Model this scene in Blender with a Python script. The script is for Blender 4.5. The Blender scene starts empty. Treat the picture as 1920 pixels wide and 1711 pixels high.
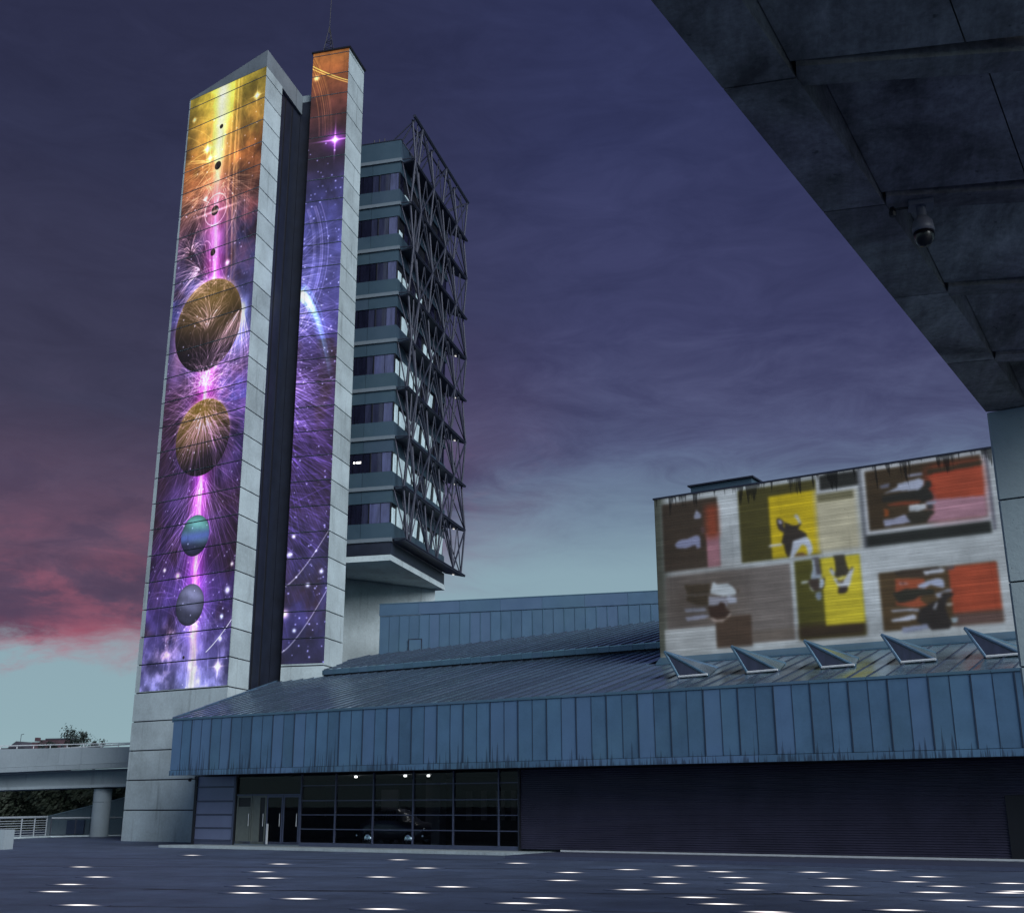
import bpy, bmesh, math, random
import numpy as np
from mathutils import Vector, Matrix

random.seed(7)
RNG = np.random.RandomState(11)
D = bpy.data
SC = bpy.context.scene
COL = SC.collection
R = math.radians

# ------------------------------------------------------------------ camera
PITCH, ROLL, YAW = R(16.73), R(-0.2336), R(14.644)
fw = Vector((-math.sin(YAW)*math.cos(PITCH), math.cos(YAW)*math.cos(PITCH), math.sin(PITCH)))
rt0 = Vector((math.cos(YAW), math.sin(YAW), 0))
up0 = rt0.cross(fw)
rt = rt0*math.cos(ROLL) + up0*math.sin(ROLL)
up = -rt0*math.sin(ROLL) + up0*math.cos(ROLL)
cam_data = D.cameras.new('camera')
cam_data.sensor_width = 36.0
cam_data.lens = 40.55
cam_data.clip_start = 0.05
cam_data.clip_end = 6000
cam = D.objects.new('camera', cam_data)
m = Matrix.Identity(4)
for i in range(3):
    m[i][0], m[i][1], m[i][2] = rt[i], up[i], -fw[i]
m[0][3], m[1][3], m[2][3] = 0, 0, 1.7
cam.matrix_world = m
COL.objects.link(cam)
SC.camera = cam

SC.view_settings.view_transform = 'Standard'
SC.view_settings.look = 'None'
SC.view_settings.exposure = 0.0
SC.view_settings.gamma = 1.0
SC.view_settings.use_curve_mapping = False
SC.cycles.max_bounces = 8
SC.cycles.transparent_max_bounces = 16
SC.cycles.caustics_reflective = False
SC.cycles.caustics_refractive = False
SC.cycles.sample_clamp_indirect = 4.0
SC.cycles.use_denoising = True

# ------------------------------------------------------------------ sun (soft, dusk light from the right, behind the camera)
SUN_DIR = Vector((0.66, -0.58, 0.47)).normalized()
sd = D.lights.new('sun', 'SUN')
sd.energy = 3.1
sd.angle = R(38)
sd.color = (0.93, 0.97, 1.0)
sun = D.objects.new('sun', sd)
sun.rotation_euler = SUN_DIR.to_track_quat('Z', 'Y').to_euler()
sun.location = (30, -30, 40)
COL.objects.link(sun)


# ------------------------------------------------------------------ node helpers
class NT:
    def __init__(self, tree):
        self.t = tree
        self.n = tree.nodes
        self.l = tree.links
    def new(self, typ, **kw):
        nd = self.n.new(typ)
        for k, v in kw.items():
            setattr(nd, k, v)
        return nd
    def put(self, sock, v):
        if isinstance(v, bpy.types.NodeSocket):
            self.l.new(v, sock)
        else:
            if sock.type == 'RGBA' and not isinstance(v, (int, float)) and len(v) == 3:
                v = (*v, 1)
            sock.default_value = v
    def math(self, op, a, b=0.0, c=0.0, clamp=False):
        nd = self.new('ShaderNodeMath', operation=op, use_clamp=clamp)
        for i, v in enumerate((a, b, c)):
            self.put(nd.inputs[i], v)
        return nd.outputs[0]
    def vmath(self, op, a, b=(0, 0, 0)):
        nd = self.new('ShaderNodeVectorMath', operation=op)
        self.put(nd.inputs[0], a)
        if op == 'SCALE':
            self.put(nd.inputs[3], b)
        else:
            self.put(nd.inputs[1], b)
        return nd.outputs['Value'] if op in ('DOT_PRODUCT', 'LENGTH') else nd.outputs[0]
    def smooth(self, v, a, b, lo=0.0, hi=1.0):
        nd = self.new('ShaderNodeMapRange', interpolation_type='SMOOTHSTEP')
        for i, x in enumerate((v, a, b, lo, hi)):
            self.put(nd.inputs[i], x)
        return nd.outputs[0]
    def lin(self, v, a, b, lo=0.0, hi=1.0):
        nd = self.new('ShaderNodeMapRange')
        for i, x in enumerate((v, a, b, lo, hi)):
            self.put(nd.inputs[i], x)
        return nd.outputs[0]
    def ramp(self, v, stops, interp='LINEAR'):
        nd = self.new('ShaderNodeValToRGB')
        cr = nd.color_ramp
        cr.interpolation = interp
        while len(cr.elements) < len(stops):
            cr.elements.new(0.5)
        for e, (p, c) in zip(cr.elements, stops):
            e.position = p
            e.color = (*c, 1)
        self.put(nd.inputs[0], v)
        return nd.outputs[0]
    def mix(self, f, a, b, typ='MIX'):
        nd = self.new('ShaderNodeMix', data_type='RGBA', blend_type=typ)
        self.put(nd.inputs[0], f)
        self.put(nd.inputs[6], a)
        self.put(nd.inputs[7], b)
        return nd.outputs[2]
    def noise(self, vec, scale, detail=4.0, rough=0.55, dist=0.0):
        nd = self.new('ShaderNodeTexNoise')
        self.put(nd.inputs['Vector'], vec)
        nd.inputs['Scale'].default_value = scale
        nd.inputs['Detail'].default_value = detail
        nd.inputs['Roughness'].default_value = rough
        nd.inputs['Distortion'].default_value = dist
        return nd.outputs[0]
    def comb(self, x, y, z):
        nd = self.new('ShaderNodeCombineXYZ')
        for i, v in enumerate((x, y, z)):
            self.put(nd.inputs[i], v)
        return nd.outputs[0]
    def sep(self, v):
        nd = self.new('ShaderNodeSeparateXYZ')
        self.put(nd.inputs[0], v)
        return nd.outputs
    def bump(self, h, strength=0.3, dist=0.02):
        nd = self.new('ShaderNodeBump')
        nd.inputs['Strength'].default_value = strength
        nd.inputs['Distance'].default_value = dist
        self.put(nd.inputs['Height'], h)
        return nd.outputs[0]


def s2l(r, g, b):
    f = lambda c: (c/255/12.92) if c/255 <= 0.04045 else ((c/255+0.055)/1.055)**2.4
    return (f(r), f(g), f(b))


# ------------------------------------------------------------------ world: dusk sky, purple cloud over a pale teal horizon
world = D.worlds.new('World')
SC.world = world
world.use_nodes = True
w = NT(world.node_tree)
w.n.clear()
tc = w.new('ShaderNodeTexCoord')
dirv = tc.outputs['Generated']
sx, sy, sz = w.sep(dirv)
hl = w.math('MAXIMUM', w.math('SQRT', w.math('ADD', w.math('MULTIPLY', sx, sx), w.math('MULTIPLY', sy, sy))), 0.001)
west = w.math('DIVIDE', w.math('ADD', w.math('MULTIPLY', sx, -0.816), w.math('MULTIPLY', sy, 0.578)), hl)
leftness = w.smooth(west, 0.70, 0.965)
zc = w.math('MAXIMUM', sz, 0.0)
# flattened cloud space: clouds stretched along the horizon
cvec = w.comb(sx, sy, w.math('MULTIPLY', sz, 3.2))
n1 = w.noise(cvec, 3.2, 7.0, 0.55, 0.35)
n2 = w.noise(cvec, 11.0, 8.0, 0.66, 0.6)
n3 = w.noise(w.comb(sx, sy, w.math('MULTIPLY', sz, 1.6)), 1.7, 4.0, 0.5)
clear = w.ramp(zc, [(0.0, s2l(152, 178, 186)), (0.06, s2l(144, 172, 181)), (0.19, s2l(138, 165, 178)), (0.30, s2l(90, 104, 138)), (0.6, s2l(56, 60, 98))])
thr = w.math('ADD', w.lin(leftness, 0, 1, 0.232, 0.106), w.math('MULTIPLY', w.math('SUBTRACT', n1, 0.5), 0.10))
thr = w.math('ADD', thr, w.math('MULTIPLY', w.math('SUBTRACT', n2, 0.5), 0.10))
over = w.math('SUBTRACT', sz, thr)
width = w.lin(leftness, 0, 1, 0.12, 0.034)
mask = w.smooth(w.math('DIVIDE', over, width), -0.45, 0.9)
deep = w.ramp(w.math('ADD', over, w.math('MULTIPLY', w.math('SUBTRACT', n1, 0.5), 0.14)), [(0.0, s2l(98, 112, 142)), (0.06, s2l(76, 80, 113)), (0.15, s2l(58, 61, 96)), (0.30, s2l(48, 53, 88)), (0.55, s2l(42, 47, 79)), (1.0, s2l(36, 41, 71))])
pinkramp = w.ramp(w.math('ADD', over, w.math('MULTIPLY', w.math('SUBTRACT', n2, 0.5), 0.13)), [(0.0, s2l(190, 118, 136)), (0.018, s2l(158, 92, 112)), (0.040, s2l(100, 74, 96)), (0.062, s2l(86, 68, 90)), (0.09, s2l(100, 77, 98)), (0.14, s2l(84, 71, 93)), (0.21, s2l(62, 61, 84)), (0.40, s2l(48, 51, 77)), (0.8, s2l(38, 41, 69))])
cloud = w.mix(leftness, deep, pinkramp)
n4 = w.noise(w.comb(sx, sy, w.math('MULTIPLY', sz, 2.2)), 15.0, 8.0, 0.62, 0.35)
lit_under = w.math('MULTIPLY', w.math('MULTIPLY', w.smooth(n4, 0.47, 0.66), leftness), w.math('MULTIPLY', w.smooth(over, -0.02, 0.01), w.smooth(over, 0.03, 0.13, 1.0, 0.0)))
cloud = w.mix(w.math('MULTIPLY', lit_under, 0.42), cloud, s2l(168, 96, 114))
cloud = w.mix(w.math('MULTIPLY', w.smooth(n4, 0.52, 0.36), w.math('MULTIPLY', w.math('MULTIPLY', leftness, 0.5), w.smooth(over, 0.10, 0.26, 1.0, 0.0))), cloud, s2l(70, 62, 86))
cloud = w.mix(1.0, cloud, w.ramp(n3, [(0.3, (0.80, 0.80, 0.83)), (0.7, (1.16, 1.16, 1.15))]), 'MULTIPLY')
cloud = w.mix(1.0, cloud, w.ramp(n2, [(0.3, (0.86, 0.86, 0.88)), (0.7, (1.12, 1.12, 1.11))]), 'MULTIPLY')
sky = w.mix(mask, clear, cloud)
sky = w.mix(w.smooth(sz, -0.06, -0.005, 1.0, 0.0), sky, s2l(70, 80, 100))
bg = w.new('ShaderNodeBackground')
w.put(bg.inputs[0], sky)
bg.inputs[1].default_value = 1.0
wo = w.new('ShaderNodeOutputWorld')
w.l.new(bg.outputs[0], wo.inputs[0])

# ------------------------------------------------------------------ directions of the site (metres, z up)
ang = R(-17.888)
AX = Vector((math.cos(ang), math.sin(ang), 0))     # along the hall front
AN = Vector((-math.sin(ang), math.cos(ang), 0))    # into the hall
def W(a, n, z=0.0):
    return AX*a + AN*n + Vector((0, 0, z))


# ------------------------------------------------------------------ materials
def pos_coords(t):
    g = t.new('ShaderNodeNewGeometry')
    return g.outputs['Position']

def base_mat(name):
    mt = D.materials.new(name)
    mt.use_nodes = True
    t = NT(mt.node_tree)
    b = t.n['Principled BSDF']
    return mt, t, b

def concrete(name, col, var=0.22, rough=0.85, joints=False, stain=0.5, boards=0.0):
    mt, t, b = base_mat(name)
    p = pos_coords(t)
    px, py, pz = t.sep(p)
    oi = t.new('ShaderNodeObjectInfo').outputs['Random']
    big = t.noise(p, 0.55, 5, 0.6)
    fine = t.noise(p, 9.0, 5, 0.65)
    # rain streaks: long in z
    h = t.math('ADD', t.math('MULTIPLY', px, 0.8), t.math('MULTIPLY', py, 0.6))
    streak = t.noise(t.comb(t.math('MULTIPLY', px, 3.0), t.math('MULTIPLY', py, 3.0), t.math('MULTIPLY', pz, 0.28)), 1.0, 4, 0.6)
    f = t.math('ADD', t.math('MULTIPLY', t.math('SUBTRACT', big, 0.5), var*1.6), t.math('MULTIPLY', t.math('SUBTRACT', fine, 0.5), var*0.8))
    f = t.math('ADD', f, t.math('MULTIPLY', t.math('SUBTRACT', oi, 0.5), var*0.45))
    f = t.math('ADD', f, 1.0)
    s = t.smooth(streak, 0.55, 0.75, 1.0, 1.0-0.45*stain)
    f = t.math('MULTIPLY', f, s)
    pits = t.noise(p, 26.0, 2, 0.5)
    f = t.math('MULTIPLY', f, t.smooth(pits, 0.70, 0.76, 1.0, 0.55))
    c = t.mix(1.0, col, t.comb(f, f, f), 'MULTIPLY')
    hgt = t.math('ADD', fine, t.math('MULTIPLY', pits, -0.4))
    if boards:
        wv = t.math('FRACT', t.math('MULTIPLY', pz, 1.0/boards))
        bl = t.math('FLOOR', t.math('MULTIPLY', pz, 1.0/boards))
        br = t.noise(t.comb(t.math('MULTIPLY', h, 0.35), t.math('MULTIPLY', bl, 7.31), 0), 1.0, 3, 0.6)
        edge = t.math('MULTIPLY', t.smooth(wv, 0.0, 0.10), t.smooth(wv, 0.90, 1.0, 1.0, 0.0))
        em = t.math('SUBTRACT', 1.0, t.math('MULTIPLY', t.math('SUBTRACT', 1.0, edge), t.smooth(br, 0.42, 0.62, 0.0, 0.55)))
        g2 = t.math('MULTIPLY', em, t.lin(br, 0.3, 0.7, 0.86, 1.12))
        c = t.mix(1.0, c, t.comb(g2, g2, g2), 'MULTIPLY')
        hgt = t.math('ADD', hgt, t.math('MULTIPLY', edge, 1.2))
    t.put(b.inputs['Base Color'], c)
    b.inputs['Roughness'].default_value = rough
    t.put(b.inputs['Normal'], t.bump(hgt, 0.35, 0.015))
    return mt

def sheet_metal(name, col, rough=0.42, metallic=0.25, var=0.3, drips=False, patina=0.5, bump=0.2):
    mt, t, b = base_mat(name)
    p = pos_coords(t)
    px, py, pz = t.sep(p)
    oi = t.new('ShaderNodeObjectInfo').outputs['Random']
    big = t.noise(p, 1.3, 4, 0.6)
    cloudy = t.noise(p, 0.45, 3, 0.5)
    fine = t.noise(p, 14.0, 4, 0.6)
    f = t.math('ADD', 1.0, t.math('MULTIPLY', t.math('SUBTRACT', oi, 0.5), var))
    f = t.math('ADD', f, t.math('MULTIPLY', t.math('SUBTRACT', big, 0.5), var*1.3))
    f = t.math('ADD', f, t.math('MULTIPLY', t.math('SUBTRACT', fine, 0.5), var*0.5))
    c = t.mix(1.0, col, t.comb(f, f, f), 'MULTIPLY')
    c = t.mix(t.math('MULTIPLY', t.smooth(cloudy, 0.45, 0.7), patina*0.5), c, (col[0]*1.25, col[1]*1.25, col[2]*1.0))
    c = t.mix(t.smooth(oi, 0.72, 0.80, 0.0, 0.35), c, (col[0]*1.1, col[1]*0.82, col[2]*0.95))
    if drips:
        # soot runs that start at the drip edge, thick towards the tower end
        a = t.vmath('DOT_PRODUCT', p, tuple(AX))
        dn = t.noise(t.comb(t.math('MULTIPLY', a, 13.0), 0.0, t.math('MULTIPLY', pz, 0.12)), 1.0, 3, 0.65)
        dens = t.noise(t.comb(t.math('MULTIPLY', a, 0.55), 3.0, 0.0), 1.0, 3, 0.5)
        reach = t.math('MULTIPLY', t.lin(a, -39.0, -20.0, 1.0, 0.55), t.lin(dens, 0.35, 0.65, 0.15, 1.7))
        hh = t.math('DIVIDE', t.math('SUBTRACT', pz, 2.85), t.math('MAXIMUM', t.math('MULTIPLY', reach, 1.25), 0.05))
        lim = t.lin(hh, 0.0, 1.0, 0.48, 0.70)
        dm = t.smooth(t.math('SUBTRACT', dn, lim), -0.015, 0.035)
        c = t.mix(t.math('MULTIPLY', dm, 0.62), c, (0.012, 0.014, 0.03))
    t.put(b.inputs['Base Color'], c)
    b.inputs['Metallic'].default_value = metallic
    t.put(b.inputs['Roughness'], t.lin(big, 0.3, 0.7, rough-0.08, rough+0.1))
    t.put(b.inputs['Normal'], t.bump(t.math('ADD', t.noise(p, 2.2, 2, 0.5), t.math('MULTIPLY', fine, 0.12)), bump, 0.03))
    return mt

def plain(name, col, rough=0.6, metallic=0.0, var=0.12, scale=5.0, bump=0.15):
    mt, t, b = base_mat(name)
    p = pos_coords(t)
    n = t.noise(p, scale, 4, 0.6)
    f = t.lin(n, 0.25, 0.75, 1-var, 1+var)
    t.put(b.inputs['Base Color'], t.mix(1.0, col, t.comb(f, f, f), 'MULTIPLY'))
    b.inputs['Roughness'].default_value = rough
    b.inputs['Metallic'].default_value = metallic
    if bump:
        t.put(b.inputs['Normal'], t.bump(n, bump, 0.01))
    return mt

def emitter(name, col, strength):
    mt, t, b = base_mat(name)
    b.inputs['Base Color'].default_value = (*col, 1)
    b.inputs['Emission Color'].default_value = (*col, 1)
    b.inputs['Emission Strength'].default_value = strength
    return mt

def clear_glass(name, tint=(0.80, 0.86, 0.90)):
    mt, t, b = base_mat(name)
    b.inputs['Base Color'].default_value = (*tint, 1)
    b.inputs['Roughness'].default_value = 0.0
    b.inputs['IOR'].default_value = 1.18
    b.inputs['Transmission Weight'].default_value = 1.0
    b.inputs['Specular IOR Level'].default_value = 0.15
    return mt

M = {}
M['concrete'] = concrete('pale_concrete', (0.43, 0.51, 0.54), 0.62, stain=0.7)
M['concrete_parapet'] = concrete('weathered_parapet', (0.19, 0.225, 0.26), 0.5, stain=0.8)
M['concrete_wall'] = concrete('board_marked_concrete', (0.42, 0.46, 0.48), 0.2, stain=0.3, boards=0.11)
M['concrete_grey'] = concrete('grey_concrete', (0.30, 0.36, 0.40), 0.28, stain=0.5)
M['concrete_canopy'] = concrete('canopy_concrete', (0.185, 0.195, 0.195), 0.6, stain=1.6)
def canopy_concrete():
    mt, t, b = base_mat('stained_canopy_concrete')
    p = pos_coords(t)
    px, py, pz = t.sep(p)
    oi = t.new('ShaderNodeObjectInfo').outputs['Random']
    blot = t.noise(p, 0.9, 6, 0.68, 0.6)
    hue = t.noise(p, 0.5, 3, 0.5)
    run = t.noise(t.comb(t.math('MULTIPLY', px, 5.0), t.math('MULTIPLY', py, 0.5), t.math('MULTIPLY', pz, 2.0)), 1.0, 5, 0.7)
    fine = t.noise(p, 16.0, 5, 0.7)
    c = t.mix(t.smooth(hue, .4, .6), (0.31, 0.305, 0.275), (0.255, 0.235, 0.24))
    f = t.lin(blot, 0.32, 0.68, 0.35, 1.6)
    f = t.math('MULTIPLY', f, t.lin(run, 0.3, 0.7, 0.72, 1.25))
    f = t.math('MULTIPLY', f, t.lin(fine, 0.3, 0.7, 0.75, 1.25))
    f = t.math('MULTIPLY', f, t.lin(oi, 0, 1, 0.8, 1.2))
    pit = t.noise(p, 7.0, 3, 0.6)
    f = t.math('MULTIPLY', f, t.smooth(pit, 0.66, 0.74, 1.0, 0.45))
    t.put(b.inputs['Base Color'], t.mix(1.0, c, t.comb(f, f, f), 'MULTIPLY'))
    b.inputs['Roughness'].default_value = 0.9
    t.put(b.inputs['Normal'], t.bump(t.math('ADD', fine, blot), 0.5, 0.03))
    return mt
M['concrete_canopy'] = canopy_concrete()
M['concrete_pillar'] = concrete('pillar_concrete', (0.34, 0.42, 0.45), 0.25, stain=0.4)
M['joint'] = plain('dark_joint', (0.03, 0.035, 0.05), 0.9)
M['zinc'] = sheet_metal('blue_zinc_fascia', (0.086, 0.178, 0.30), 0.5, 0.1, 0.45, drips=True)
M['zinc_wall'] = sheet_metal('blue_zinc_wall', (0.085, 0.16, 0.26), 0.5, 0.15, 0.22)
M['zinc_roof'] = sheet_metal('dull_zinc_roof', (0.26, 0.42, 0.53), 0.24, 0.76, 0.55, bump=0.12)
M['roof_seam'] = plain('roof_seam_metal', (0.035, 0.05, 0.085), 0.5, 0.2, 0.2)
M['zinc_edge'] = sheet_metal('zinc_edge', (0.10, 0.19, 0.28), 0.4, 0.4, 0.25)
M['seam'] = plain('dark_zinc_seam', (0.03, 0.05, 0.085), 0.5, 0.2)
M['dark_clad'] = plain('dark_navy_cladding', (0.013, 0.018, 0.035), 0.5, 0.0, 0.3, 1.5)
M['corrugated'] = plain('dark_corrugated_metal', (0.052, 0.05, 0.09), 0.5, 0.2, 0.3, 0.8)
M['teal'] = sheet_metal('teal_panel', (0.048, 0.088, 0.128), 0.45, 0.1, 0.18)
M['ledge'] = plain('pale_ledge', (0.15, 0.19, 0.23), 0.6)
M['steel'] = plain('dark_steel', (0.032, 0.037, 0.062), 0.5, 0.3, 0.15)
M['steel_frame'] = plain('blue_grey_frame', (0.085, 0.1, 0.17), 0.4, 0.3, 0.1)
M['spandrel'] = plain('blue_grey_spandrel', (0.16, 0.19, 0.32), 0.35, 0.1, 0.12, 1.0)
M['soffit'] = plain('dark_soffit', (0.02, 0.022, 0.035), 0.8)
M['black'] = plain('black_metal', (0.008, 0.009, 0.014), 0.5)
M['white_metal'] = plain('white_metal', (0.62, 0.66, 0.70), 0.5)
M['rail_metal'] = plain('rail_metal', (0.30, 0.34, 0.38), 0.5)
M['glass'] = clear_glass('clear_glass')
M['light'] = emitter('lamp_white', (1.0, 0.97, 0.92), 5.0)
M['bright_light'] = emitter('lobby_lamp', (1.0, 0.97, 0.92), 30.0)
M['dim_light'] = emitter('dim_lamp', (1.0, 0.97, 0.92), 0.8)
M['sky_glow_pane'] = emitter('far_sky_glow', (0.46, 0.60, 0.66), 0.38)  # added glow in place of sky seen through the far windows
M['interior'] = plain('dark_interior', (0.05, 0.055, 0.07), 0.8)
M['interior_pale'] = plain('pale_interior', (0.22, 0.23, 0.28), 0.7)
M['door_panel'] = plain('olive_door_panel', (0.13, 0.15, 0.14), 0.55)
M['car_paint'] = plain('car_paint_grey_blue', (0.24, 0.26, 0.38), 0.25, 0.0, 0.05, 3, 0)
M['rubber'] = plain('rubber', (0.012, 0.012, 0.014), 0.8)
M['chrome'] = plain('chrome', (0.7, 0.72, 0.75), 0.15, 1.0, 0.03, 3, 0)
M['leaf'] = plain('dark_leaf', (0.028, 0.042, 0.026), 0.7, 0, 0.5, 2.0, 0)
M['leaf_tree'] = plain('tree_leaf', (0.03, 0.045, 0.04), 0.7, 0, 0.4, 2.0, 0)
M['bark'] = plain('bark', (0.04, 0.035, 0.03), 0.9)
M['brick_far'] = plain('far_brick', (0.085, 0.05, 0.062), 0.9, 0, 0.2, 0.5)
M['roof_far'] = plain('far_roof', (0.06, 0.06, 0.08), 0.9)
M['dome'] = plain('camera_dome_black', (0.004, 0.004, 0.006), 0.25, 0, 0.05, 3, 0)
M['cam_white'] = plain('camera_housing', (0.13, 0.135, 0.17), 0.45)

def window_mat(name, col, rough=0.08, curtain=0.0):
    mt, t, b = base_mat(name)
    p = pos_coords(t)
    px, py, pz = t.sep(p)
    n = t.noise(t.comb(t.math('MULTIPLY', px, 5.0), t.math('MULTIPLY', py, 5.0), t.math('MULTIPLY', pz, 0.7)), 1.0, 3, 0.6)
    f = t.lin(n, 0.3, 0.7, 1-curtain, 1+curtain)
    t.put(b.inputs['Base Color'], t.mix(1.0, col, t.comb(f, f, f), 'MULTIPLY'))
    b.inputs['Roughness'].default_value = rough
    return mt
M['win_dark'] = window_mat('window_dark', (0.010, 0.011, 0.026), 0.06, 0.3)
M['win_mid'] = window_mat('window_mid', (0.03, 0.034, 0.07), 0.08, 0.3)
M['win_curtain'] = window_mat('window_curtain', (0.085, 0.095, 0.20), 0.12, 0.35)

# ground: worn blue-grey asphalt, wandering cracks along the joints
def ground_mat():
    mt, t, b = base_mat('plaza_asphalt')
    p = pos_coords(t)
    big = t.noise(p, 0.12, 5, 0.6)
    mid = t.noise(p, 0.9, 5, 0.6)
    fine = t.noise(p, 22.0, 4, 0.7)
    n_ = t.vmath('DOT_PRODUCT', p, tuple(AN))
    a_ = t.vmath('DOT_PRODUCT', p, tuple(AX))
    band = t.noise(t.comb(t.math('MULTIPLY', a_, 0.05), t.math('MULTIPLY', n_, 0.5), 0), 1.0, 4, 0.6)
    f = t.math('ADD', 0.95, t.math('MULTIPLY', t.math('SUBTRACT', big, 0.5), 0.7))
    f = t.math('ADD', f, t.math('MULTIPLY', t.math('SUBTRACT', mid, 0.5), 0.45))
    f = t.math('ADD', f, t.math('MULTIPLY', t.math('SUBTRACT', fine, 0.5), 0.9))
    f = t.math('ADD', f, t.math('MULTIPLY', t.math('SUBTRACT', band, 0.5), 0.6))
    c = t.mix(1.0, (0.068, 0.096, 0.165), t.comb(f, f, f), 'MULTIPLY')
    wob = t.math('MULTIPLY', t.math('SUBTRACT', t.noise(p, 0.35, 6, 0.65), 0.5), 1.1)
    px, py, pz = t.sep(p)
    for y0, wd, st in ((24.3, 0.22, 0.9), (33.0, 0.34, 0.6), (28.7, 0.16, 0.5), (20.2, 0.12, 0.6), (38.0, 0.4, 0.5)):
        d = t.math('ABSOLUTE', t.math('SUBTRACT', t.math('ADD', py, t.math('ADD', wob, t.math('MULTIPLY', px, -0.08))), y0))
        gate = t.smooth(t.noise(p, 0.5, 3, 0.5), 0.36, 0.56)
        c = t.mix(t.math('MULTIPLY', t.math('MULTIPLY', t.smooth(d, wd*0.4, wd, 1.0, 0.0), gate), st), c, (0.006, 0.008, 0.014))
    patch = t.noise(t.comb(t.math('MULTIPLY', px, 0.5), t.math('MULTIPLY', py, 0.5), 0.0), 1.0, 8, 0.75)
    pf_ = t.lin(patch, 0.32, 0.68, 0.66, 1.36)
    c = t.mix(1.0, c, t.comb(pf_, pf_, pf_), 'MULTIPLY')
    pale = t.smooth(t.noise(p, 5.5, 2, 0.5), 0.73, 0.76)
    c = t.mix(t.math('MULTIPLY', pale, 0.35), c, (0.16, 0.18, 0.22))
    t.put(b.inputs['Base Color'], c)
    t.put(b.inputs['Roughness'], t.lin(mid, 0.3, 0.7, 0.55, 0.8))
    t.put(b.inputs['Normal'], t.bump(t.math('ADD', fine, t.math('MULTIPLY', mid, 0.5)), 0.4, 0.012))
    return mt
M['ground'] = ground_mat()


# ------------------------------------------------------------------ object helpers
def tag(o, label=None, cat=None, group=None, kind=None):
    if label: o['label'] = label
    if cat: o['category'] = cat
    if group: o['group'] = group
    if kind: o['kind'] = kind
    return o

def thing(name, label, cat, loc=(0, 0, 0), group=None):
    o = D.objects.new(name, None)
    o.location = loc
    o.empty_display_size = 0.3
    COL.objects.link(o)
    return tag(o, label, cat, group)

ROOTLOC = {}
def wloc(o):
    v = Vector((0, 0, 0))
    while o is not None:
        v += o.location
        o = o.parent
    return v

def link(name, me, parent=None, loc=None):
    """add an object for mesh me; loc is its world position"""
    o = D.objects.new(name, me)
    COL.objects.link(o)
    l = Vector(loc) if loc is not None else Vector((0, 0, 0))
    if parent is not None:
        o.parent = parent
        l = l - wloc(parent)
    o.location = l
    return o

def mk(name, verts, faces, mat):
    me = D.meshes.new(name)
    me.from_pydata([tuple(v) for v in verts], [], faces)
    mats = mat if isinstance(mat, (list, tuple)) else [mat]
    for x in mats:
        me.materials.append(x)
    me.validate()
    bm = bmesh.new()
    bm.from_mesh(me)
    bmesh.ops.recalc_face_normals(bm, faces=bm.faces)
    bm.to_mesh(me)
    bm.free()
    return me

def obj(name, verts, faces, mat, parent=None, loc=None):
    return link(name, mk(name, verts, faces, mat), parent, loc)

class MB:
    """collects pieces of ONE part into one mesh"""
    def __init__(self):
        self.v, self.f = [], []
    def add(self, v, f):
        k = len(self.v)
        self.v += [tuple(x) for x in v]
        self.f += [tuple(i+k for i in q) for q in f]
        return self
    def hexa(self, p):   # 8 points: bottom loop then top loop
        return self.add(p, [(3, 2, 1, 0), (4, 5, 6, 7), (0, 1, 5, 4), (1, 2, 6, 5), (2, 3, 7, 6), (3, 0, 4, 7)])
    def box(self, x0, x1, y0, y1, z0, z1):
        return self.hexa([(x0, y0, z0), (x1, y0, z0), (x1, y1, z0), (x0, y1, z0), (x0, y0, z1), (x1, y0, z1), (x1, y1, z1), (x0, y1, z1)])
    def abox(self, a0, a1, n0, n1, z0, z1):
        return self.hexa([W(a0, n0, z0), W(a1, n0, z0), W(a1, n1, z0), W(a0, n1, z0), W(a0, n0, z1), W(a1, n0, z1), W(a1, n1, z1), W(a0, n1, z1)])
    def prism(self, pts, z0, z1):
        n = len(pts)
        v = [(p[0], p[1], z0) for p in pts] + [(p[0], p[1], z1) for p in pts]
        f = [tuple(range(n-1, -1, -1)), tuple(range(n, 2*n))] + [(i, (i+1) % n, n+(i+1) % n, n+i) for i in range(n)]
        return self.add(v, f)
    def tube(self, p, q, r, n=6, r2=None):
        p, q = Vector(p), Vector(q)
        d = (q-p)
        if d.length < 1e-6: return self
        d.normalize()
        u = d.orthogonal().normalized()
        v = d.cross(u)
        r2 = r if r2 is None else r2
        vs = []
        for c, rr in ((p, r), (q, r2)):
            for i in range(n):
                a = 2*math.pi*i/n
                vs.append(c + (u*math.cos(a)+v*math.sin(a))*rr)
        fs = [tuple(range(n-1, -1, -1)), tuple(range(n, 2*n))] + [(i, (i+1) % n, n+(i+1) % n, n+i) for i in range(n)]
        return self.add(vs, fs)
    def lathe(self, c, prof, n=16, axis='z'):
        """prof: list of (r, h) from bottom to top"""
        vs = []
        for r, h in prof:
            for i in range(n):
                a = 2*math.pi*i/n
                if axis == 'z':
                    vs.append((c[0]+r*math.cos(a), c[1]+r*math.sin(a), c[2]+h))
                else:
                    ax = Vector(axis)
                    u = ax.orthogonal().normalized()
                    vv = ax.cross(u)
                    vs.append(Vector(c)+ax*h+(u*math.cos(a)+vv*math.sin(a))*r)
        fs = []
        for k in range(len(prof)-1):
            for i in range(n):
                fs.append((k*n+i, k*n+(i+1) % n, (k+1)*n+(i+1) % n, (k+1)*n+i))
        fs.append(tuple(range(n-1, -1, -1)))
        fs.append(tuple((len(prof)-1)*n+i for i in range(n)))
        return self.add(vs, fs)
    def build(self, name, mat, parent=None, smooth=False):
        o = obj(name, self.v, self.f, mat, parent)
        if smooth:
            for pl in o.data.polygons:
                pl.use_smooth = True
        return o


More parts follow.
